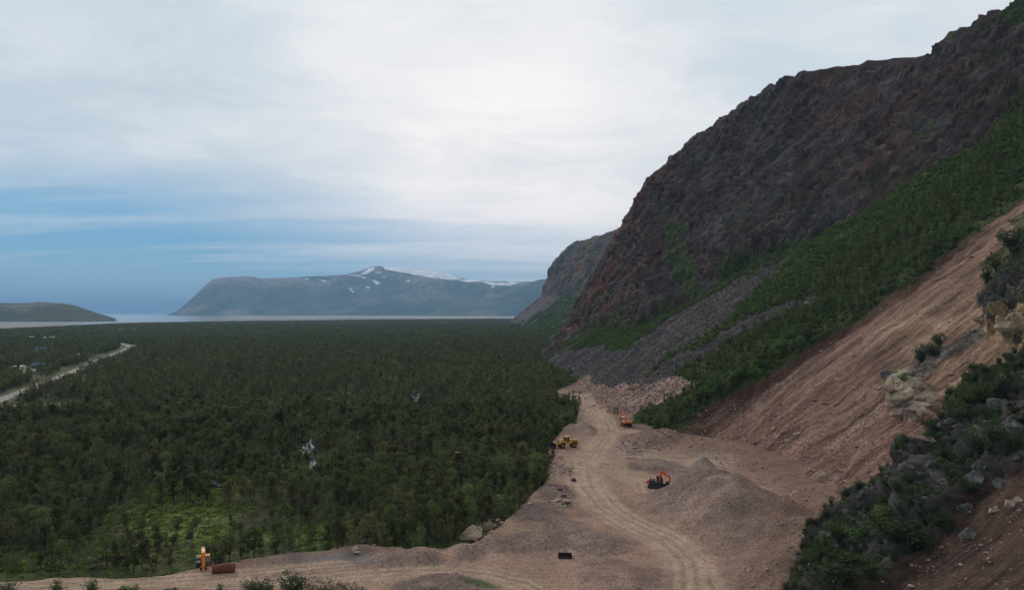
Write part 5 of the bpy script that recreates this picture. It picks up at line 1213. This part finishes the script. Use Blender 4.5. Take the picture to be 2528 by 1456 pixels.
    shell = [bp(*q) for q in prof[1:]] ; shin = [bp(*q) for q in [(.3,.08),(.86,-.1),(.92,-.4),(.66,-.73),(.2,-.86),(-.08,-.74)]]
    for i in range(len(shell)-1): bk.prism([shell[i], shell[i+1], shin[i+1], shin[i]], -.55, .55)
    b_ = part(bk, 'bucket', M['rust'] if paint == 'amber' else M['steel'])
    tt = MB()
    for k in range(4):
        y_ = -.45 + k*.3; q0, q1, q2 = bp(-.12,-.76), bp(-.36,-.84), bp(-.12,-.88); tt.prism([q0, q1, q2], y_-.05, y_+.05)
    part(tt, 'tooth', M['steel'], b_)
    part(MB().prism(limb((bx2*.35+sx*.65, bz2*.35+sz*.65), bp(.2,.25), .14, .14), -.1, .1), 'bucket_link', M['steel'], st)
    return e
def on_q(u, v): x, y, z = q_pt(u, v); return (x, y, z + .0)
# red excavator: boom folded tight, standing on a low heap, facing right
excavator(on_q(1621, 1203), R(-22), .86, 'red', R(12), ((.7,1.75),(1.15,4.3),(3.6,2.9),(3.3,1.0),R(200)), 'orange red excavator with folded boom on the gravel in the middle of the quarry', cover='steel')
excavator(on_q(1546, 1052), R(97), 1.12, 'orange', R(0), ((.7,1.75),(2.6,3.9),(5.3,3.4),(5.2,1.3),R(150)), 'orange excavator seen from behind at the foot of the scrub wedge', plate=True)
xa, ya, za = on_q(499, 1410)
excavator((xa-1.75, ya+4.8, .3), R(-68), .84, 'amber', R(0), ((.7,1.75),(2.5,4.7),(4.9,4.5),(5.5,1.3),R(195)), 'amber excavator reaching its arm out of the trees onto the dirt road', glass='glass_pale', cover='steel', bw=1.5)  # engine cover coloured dark to paint in the shade under the trees

def wheel(e, x, y, z, r_, w_, rim):
    t_ = MB().ring((x, y, z), 1, r_, r_*.5, w_, 24)
    for k in range(20):
        a = k/20*2*math.pi; t_.box((x + math.cos(a)*r_, y, z + math.sin(a)*r_), (.10, w_*.95, .09), ry=-a, bev=0)
    w0 = MB().cyl((x, y-w_*.34, z), (x, y+w_*.34, z), r_*.52, n=18).build('wheel', M[rim], e)
    t_.build('tyre', M['black'], w0); MB().cyl((x, y-w_*.42, z), (x, y+w_*.42, z), r_*.2, n=10).build('hub', M['steel'], w0)
def loader(loc, rz, scale):
    e = empty('wheel_loader', loc, rz, 'yellow wheel loader with cab and lowered rusty bucket at the forest edge', 'wheel loader'); e.scale = (scale,)*3
    P = 'yellow'
    MB().prism([(-3.2,1.0),(-3.3,1.55),(-3.15,2.15),(-1.0,2.38),(-.55,2.38),(-.55,.95),(-1.2,.75),(-2.9,.75)], -.72, .72).build('engine_body', M[P], e)
    MB().box((-2.2, -.735, 1.65), (1.3, .02, .55), bev=0).build('side_grille', M['steel'], e); MB().box((-2.2, .735, 1.65), (1.3, .02, .55), bev=0).build('side_grille', M['steel'], e)
    MB().box((-3.35, 0, 1.15), (.35, 2.3, .45), bev=.06).build('counterweight', M[P], e)
    MB().cyl((-1.6, .3, 2.3), (-1.6, .3, 3.0), .07, n=8).build('exhaust', M['steel'], e)
    cab = MB().box((.0, 0, 1.35), (1.3, 1.5, .8), bev=.04)
    for x_ in (-.62, .0, .66):
        for y_ in (-.72, .72): cab.box((x_, y_, 2.4), (.09, .09, 1.35), bev=0)
    c_ = cab.build('cab', M[P], e); MB().box((0, 0, 3.13), (1.55, 1.66, .14), bev=.04).build('cab_roof', M['white'] if False else M[P], c_)
    for x0, x1 in ((-.57,-.05),(.05,.61)):
        for y_ in (-.73, .73): MB().box(((x0+x1)/2, y_, 2.4), (x1-x0, .02, 1.2), bev=0).build('window', M['glass'], c_)
    for x_ in (-.64, .68): MB().box((x_, 0, 2.4), (.02, 1.3, 1.2), bev=0).build('window', M['glass'], c_)
    MB().box((-.1, -.95, 1.15), (.7, .35, .08)).box((-.1, -1.0, .8), (.5, .3, .06)).build('step', M['steel'], e)
    MB().box((1.35, 0, 1.15), (1.5, .9, .75), bev=.05).prism([(1.0,1.3),(1.35,2.35),(1.75,2.3),(2.1,1.2)], -.5, .5).build('front_frame', M[P], e)
    for x_ in (-1.85, 1.6):
        for s_ in (-1, 1):
            wheel(e, x_, s_*1.02, .78, .78, .58, P)
            MB().prism([(x_-.8,1.35),(x_-.62,1.72),(x_+.62,1.72),(x_+.85,1.3),(x_+.78,1.26),(x_+.55,1.64),(x_-.55,1.64),(x_-.74,1.3)], s_*1.02-.3, s_*1.02+.3).build('mudguard', M[P], e)
    for s_ in (-1, 1):
        MB().prism([(1.25,2.3),(1.5,2.38),(2.7,1.5),(3.75,.62),(3.6,.42),(2.5,1.2)], s_*.58-.08, s_*.58+.08).build('lift_arm', M[P], e)
        MB().cyl((1.4, s_*.42, 1.15), (2.5, s_*.42, 1.35), .09, n=8).build('lift_ram', M['chrome'], e)
    MB().cyl((1.5, 0, 2.1), (2.9, 0, 1.75), .1, n=8).prism([(2.8,1.95),(2.95,2.0),(3.75,1.0),(3.6,.95)], -.07, .07).build('tilt_linkage', M['steel'], e)
    bo = [(3.62,.12),(3.58,1.2),(3.95,1.5),(4.05,1.46),(3.74,1.15),(3.8,.3),(5.0,.1),(5.0,.03)]
    b_ = MB().prism(bo, -1.45, 1.45)
    for s_ in (-1, 1): b_.prism([(3.62,.1),(3.6,1.2),(3.98,1.5),(4.5,.95),(5.0,.1)], s_*1.45-.03, s_*1.45+.03)
    bk = b_.build('bucket', M['rust_dark'], e); MB().box((5.05, 0, .07), (.3, 2.95, .06), bev=0).build('cutting_edge', M['rust'], bk)
    for y_ in (-.45, .45): MB().box((.7, y_*1.3, 3.22), (.1, .2, .12)).build('work_light', M['steel'], e)
    return e
loader(on_q(1399, 1104), R(196), 1.06)

# rusty tank on its side
x, y, z = q_pt(552, 1412)
e = empty('rusty_tank', (x, y, z), R(14), 'rusty red steel cylinder lying beside the dirt road', 'tank')
MB().cyl((-1.62, 0, .66), (1.62, 0, .66), .66, n=28).build('drum', M['rust'], e)
for x_ in (-1.64, 1.64): MB().ring((0, 0, 0), 1, .69, .58, .1, 28).build('rim', M['rust'], e).matrix_local = Matrix.Translation((x_, 0, .66)) @ Matrix.Rotation(R(90), 4, 'Z')
MB().box((-.3, 0, 1.31), (2.2, .09, .04)).build('weld_seam', M['rust_dark'], e)
# dark bucket attachment on the ground
x, y, z = q_pt(1395, 1377)
e = empty('loader_bucket_attachment', (x, y, z), R(-6), 'dark rusty digger bucket lying alone on the stony floor', 'bucket')
bo = [(-.55,.0),(.45,.0),(.62,.25),(.55,.62),(.3,.85),(.22,.80),(.45,.58),(.50,.28),(.38,.08),(-.5,.08)]
b_ = MB()
me_ = b_.prism([(y_, z_) for y_, z_ in bo], -1.1, 1.1)
for s_ in (-1, 1): me_.prism([(-.6,.0),(.45,.0),(.62,.25),(.55,.62),(.3,.85),(-.2,.5)], s_*1.1-.04, s_*1.1+.04)
o = me_.build('bucket_shell', M['rust_dark'], e); o.rotation_euler = (0, 0, R(90))
k_ = MB()
for x_ in (-.28, .05, .28): k_.box((x_, .35, 1.02), (.06, .3, .5))
k_.box((.0, .35, 1.1), (.7, .06, .06)).build('coupling_bracket', M['steel'], e)
x, y, z = q_pt(1413, 1370)
e = link('plastic_can', flat_mesh('plastic_can', [], [])); bpy.data.objects.remove(e)
o = MB().cyl((-.26, 0, .13), (.26, 0, .13), .13, n=10).cyl((.26, 0, .13), (.34, 0, .13), .05, n=8).build('white_can', M['white']); o.location = (x, y, z); o.rotation_euler = (0, 0, R(-55)); tag(o, 'white oblong can lying right of the dark bucket', 'can')
# timber rack of dark boards on grey posts, standing in the grass by the road
x, y = at(286, 1398)
e = empty('board_rack', (x, y, 0), R(3), 'dark red boards held up between two grey posts in the roadside grass', 'board rack')
for x_ in (-1.5, 1.55): MB().box((x_, .15, .75), (.22, .3, 1.7)).build('post', M['concrete'], e)
for k in range(5): o = MB().box((0, -.06 + rng.uniform(-.02, .02), 1.02 + k*.155), (3.5 + rng.uniform(-.15,.15), .05, .125)).build('board', M['wood_dark'], e)
MB().box((0, .1, 1.72), (3.3, .12, .1)).build('cross_beam', M['wood_dark'], e)
for k, (u, v, a, L, mt, lb) in enumerate([(238,1404,33,2.6,'wood_dark','dark beam slanting in the grass left of the board rack'),(246,1401,30,2.2,'wood','pale topped plank beside the dark slanting beam'),(228,1409,40,1.8,'wood_dark','short dark plank under the slanting beam')]):
    x, y = at(u, v); o = MB().box((0, 0, 0), (L, .22, .12)).build('plank', M[mt]); o.location = (x, y, .35 + .1*k); o.rotation_euler = (0, R(-14), R(a)); tag(o, lb, 'plank')
# scrap dumped by the track
x, y, z = q_pt(1395, 1247)
o = MB().box((0,0,.3), (1.2,.8,.5), rz_=.4).box((.6,.2,.55), (.7,.5,.3), ry=.4).cyl((-.6,0,.25), (.2,.5,.7), .12).build('scrap_heap', M['steel']); o.location = (x, y, z); tag(o, 'dark scrap metal dumped beside the rounded pink boulder', 'scrap')
o = MB().box((0,0,.16), (.75,.5,.1), ry=.25).box((.3,.2,.22), (.4,.3,.05), ry=-.4).build('white_sack', M['white']); o.location = (x-.1, y-.75, z); tag(o, 'pale blue white sack in front of the dark scrap', 'sack')
x, y, z = q_pt(1416, 1187)
o = MB().box((0,0,.28), (1.2,.6,.4), ry=.2, rz_=.3).box((.2,.1,.55), (.5,.3,.3), ry=-.5).build('rusty_scrap', M['rust_dark']); o.location = (x, y, z); tag(o, 'rusty brown scrap piece at the left side of the track', 'scrap')
x, y, z = q_pt(1383, 1210)
o = MB().box((0,0,.22), (1.0,.4,.3), ry=.15, rz_=-.3).cyl((-.6,0,.1), (.6,.2,.3), .09).build('dark_scrap', M['steel']); o.location = (x, y, z); tag(o, 'small dark scrap on the spoil above the pink boulder', 'scrap')
# grapple left standing left of the orange excavator
x, y, z = q_pt(1521, 1021)
e = empty('rock_grapple', (x, y, z), R(10), 'dark steel ripper frame standing on two legs left of the orange excavator', 'attachment')
for x_ in (-.75, .75): MB().prism([(x_-.18,0),(x_+.18,0),(x_*.75+.16,2.1),(x_*.75-.16,2.1)], -.2, .2).build('leg', M['rust_dark'], e)
MB().box((0, 0, 2.2), (1.9, .5, .35)).build('cross_frame', M['rust_dark'], e); MB().box((0, 0, .12), (1.9, .7, .2)).build('base_bar', M['rust_dark'], e)
# thin log on the floor right of the track
for u, v, L, a, lb, mt in ((1560,1132,3.0,-6,'pale timber pole lying flat on the quarry floor','wood'),(1583,1133,1.0,4,'short white board right of the pale pole','white')):
    x, y, z = q_pt(u, v); o = MB().cyl((-L/2,0,.14), (L/2,0,.14), .13, .09, 8).build('timber_pole', M[mt]); o.location = (x, y, z); o.rotation_euler = (0, 0, R(a)); tag(o, lb, 'pole' if L > 2 else 'board')
# round rusty tank half hidden in the forest
x, y = at(1129, 1166); e = empty('round_tank', (x, y, 0), 0, 'rusty brown drum half hidden behind forest crowns', 'drum')
MB().cyl((0, 0, 0), (0, 0, 5.2), .75, n=16).build('drum', M['rust_dark'], e); MB().cyl((0, 0, 5.2), (0, 0, 5.35), .8, n=16).build('lid', M['rust'], e)

# ------------------------------------------------------------------ houses, caravans and car in the distance
M['wall_white'] = mat_pbr('white_boards', (.72, .71, .68), .8); M['wall_red'] = mat_pbr('red_boards', (.20, .05, .04), .8)
M['wall_dark'] = mat_pbr('tarred_boards', (.04, .03, .035), .8); M['wall_brown'] = mat_pbr('brown_boards', (.14, .10, .08), .85)
M['roof_dark'] = mat_pbr('dark_blue_roof', (.07, .10, .12), .6); M['roof_pale'] = mat_pbr('pale_metal_roof', (.62, .60, .56), .5); M['roof_brownroof'] = mat_pbr('grey_brown_roof', (.30, .22, .18), .8)
def house(u, v, wall, roof, L, Wd, H, turn, label):
    x, y = at(u, v); e = empty('house', (x, y, 0), turn, label, 'house'); rh = Wd*.34
    MB().prism([(-Wd/2,-.3),(Wd/2,-.3),(Wd/2,H),(0,H+rh),(-Wd/2,H)], -L/2, L/2).build('wall', M['wall_'+wall], e).rotation_euler = (0, 0, R(90))
    r_ = MB(); o_ = .35
    for s_ in (-1, 1):
        r_.prism([(0,H+rh+.02),(s_*(Wd/2+o_),H-rh*o_/(Wd/2)+.02),(s_*(Wd/2+o_),H-rh*o_/(Wd/2)+.22),(0,H+rh+.24)], -L/2-o_, L/2+o_)
    rf = r_.build('roof', M['roof_'+roof], e); rf.rotation_euler = (0, 0, R(90))
    MB().box((L*.2, .4, H+rh+.3), (.6, .6, 1.3)).build('chimney', M['wall_brown'], e)
    n_ = max(2, int(L/3))
    for k in range(n_):
        xw = -L/2 + (k+.5)*L/n_
        if k == n_//2: MB().box((xw, -Wd/2-.03, 1.0), (.95, .06, 2.0), bev=0).build('door', M['wall_brown'], e)
        else:
            f = MB().box((xw, -Wd/2-.03, H*.55), (1.25, .06, 1.15), bev=0).build('window', M['glass'], e); f2 = MB()
            for dx_ in (-.66, .66): f2.box((xw+dx_, -Wd/2-.05, H*.55), (.09, .05, 1.3), bev=0)
            for dz_ in (-.6, .6): f2.box((xw, -Wd/2-.05, H*.55+dz_), (1.4, .05, .09), bev=0)
            f2.build('frame', M['white'], f)
    for s_ in (-1, 1): MB().box((s_*(L/2+.03), 0, H*.8), (.06, 1.1, 1.1), bev=0).build('window', M['glass'], e)
for h_ in HOUSES: house(h_[0][0], h_[0][1], *h_[1:])
for (u, v), L, tr, lb in CARAVANS:
    x, y = at(u, v); e = empty('caravan', (x, y, 0), tr, lb, 'caravan')
    MB().prism([(-L/2,.5),(L/2-.3,.5),(L/2,1.2),(L/2-.5,2.7),(-L/2+.2,2.8),(-L/2-.05,2.4)], -1.1, 1.1).build('body', M['white'], e)
    for k in range(2): MB().box((-L/4+k*L/2.2, -1.12, 1.9), (1.2, .04, .7), bev=0).build('window', M['glass'], e)
    for s_ in (-1, 1): MB().cyl((0, s_*.95-.1, .36), (0, s_*.95+.1, .36), .36, n=12).build('wheel', M['black'], e)
def car(u, v, rz_, paint, label, s=1.0):
    x, y = at(u, v); e = empty('parked_car', (x, y, .08), rz_, label, 'car')
    b_ = MB().prism([(-2.2,.35),(2.15,.35),(2.25,.7),(1.9,.92),(1.0,1.0),(.45,1.45),(-1.3,1.48),(-2.0,1.0),(-2.25,.85)], -.88, .88).build('body', M[paint], e)
    for s_ in (-1, 1): MB().prism([(.88,1.0),(.40,1.38),(-1.22,1.40),(-1.75,1.0)], s_*.885-.01, s_*.885+.01).build('window', M['glass'], e)
    MB().prism([(.99,1.01),(.47,1.44),(.51,1.47),(1.06,1.03)], -.75, .75).build('windscreen', M['glass'], e)
    for x_ in (-1.4, 1.35):
        for s_ in (-1, 1):
            w_ = MB().ring((x_, s_*.82, .33), 1, .33, .19, .22, 16).build('tyre', M['black'], e); MB().cyl((x_, s_*.82-.09, .33), (x_, s_*.82+.09, .33), .19, n=12).build('rim', M['chrome'], w_)
    for s_ in (-1, 1): MB().box((2.2, s_*.6, .7), (.06, .35, .14)).build('headlight', M['glass_pale'], e)
car(214, 999, R(175), 'steel', 'dark car parked at the right end of the lay-by')
car(306, 863.5, R(120), 'white', 'white car on the far bend of the paved road')
for u, v, lb in ((191,883,'left'),):
    pass
# signs and kiosk at the road side
for u, v, lb in ((299,862,'small white road sign post at the far bend'),(192,925,'green road sign post beside the paved road')):
    x, y = at(u, v); e = empty('road_sign', (x, y, 0), R(-20), lb, 'road sign'); MB().cyl((-.9,0,0), (-.9,0,3.2), .06, n=6).cyl((.9,0,0), (.9,0,3.2), .06, n=6).build('post', M['concrete'], e); MB().box((0,-.08,2.6), (2.6,.05,1.3)).build('sign_plate', M['white'] if 'white' in lb else M['wall_brown'], e)
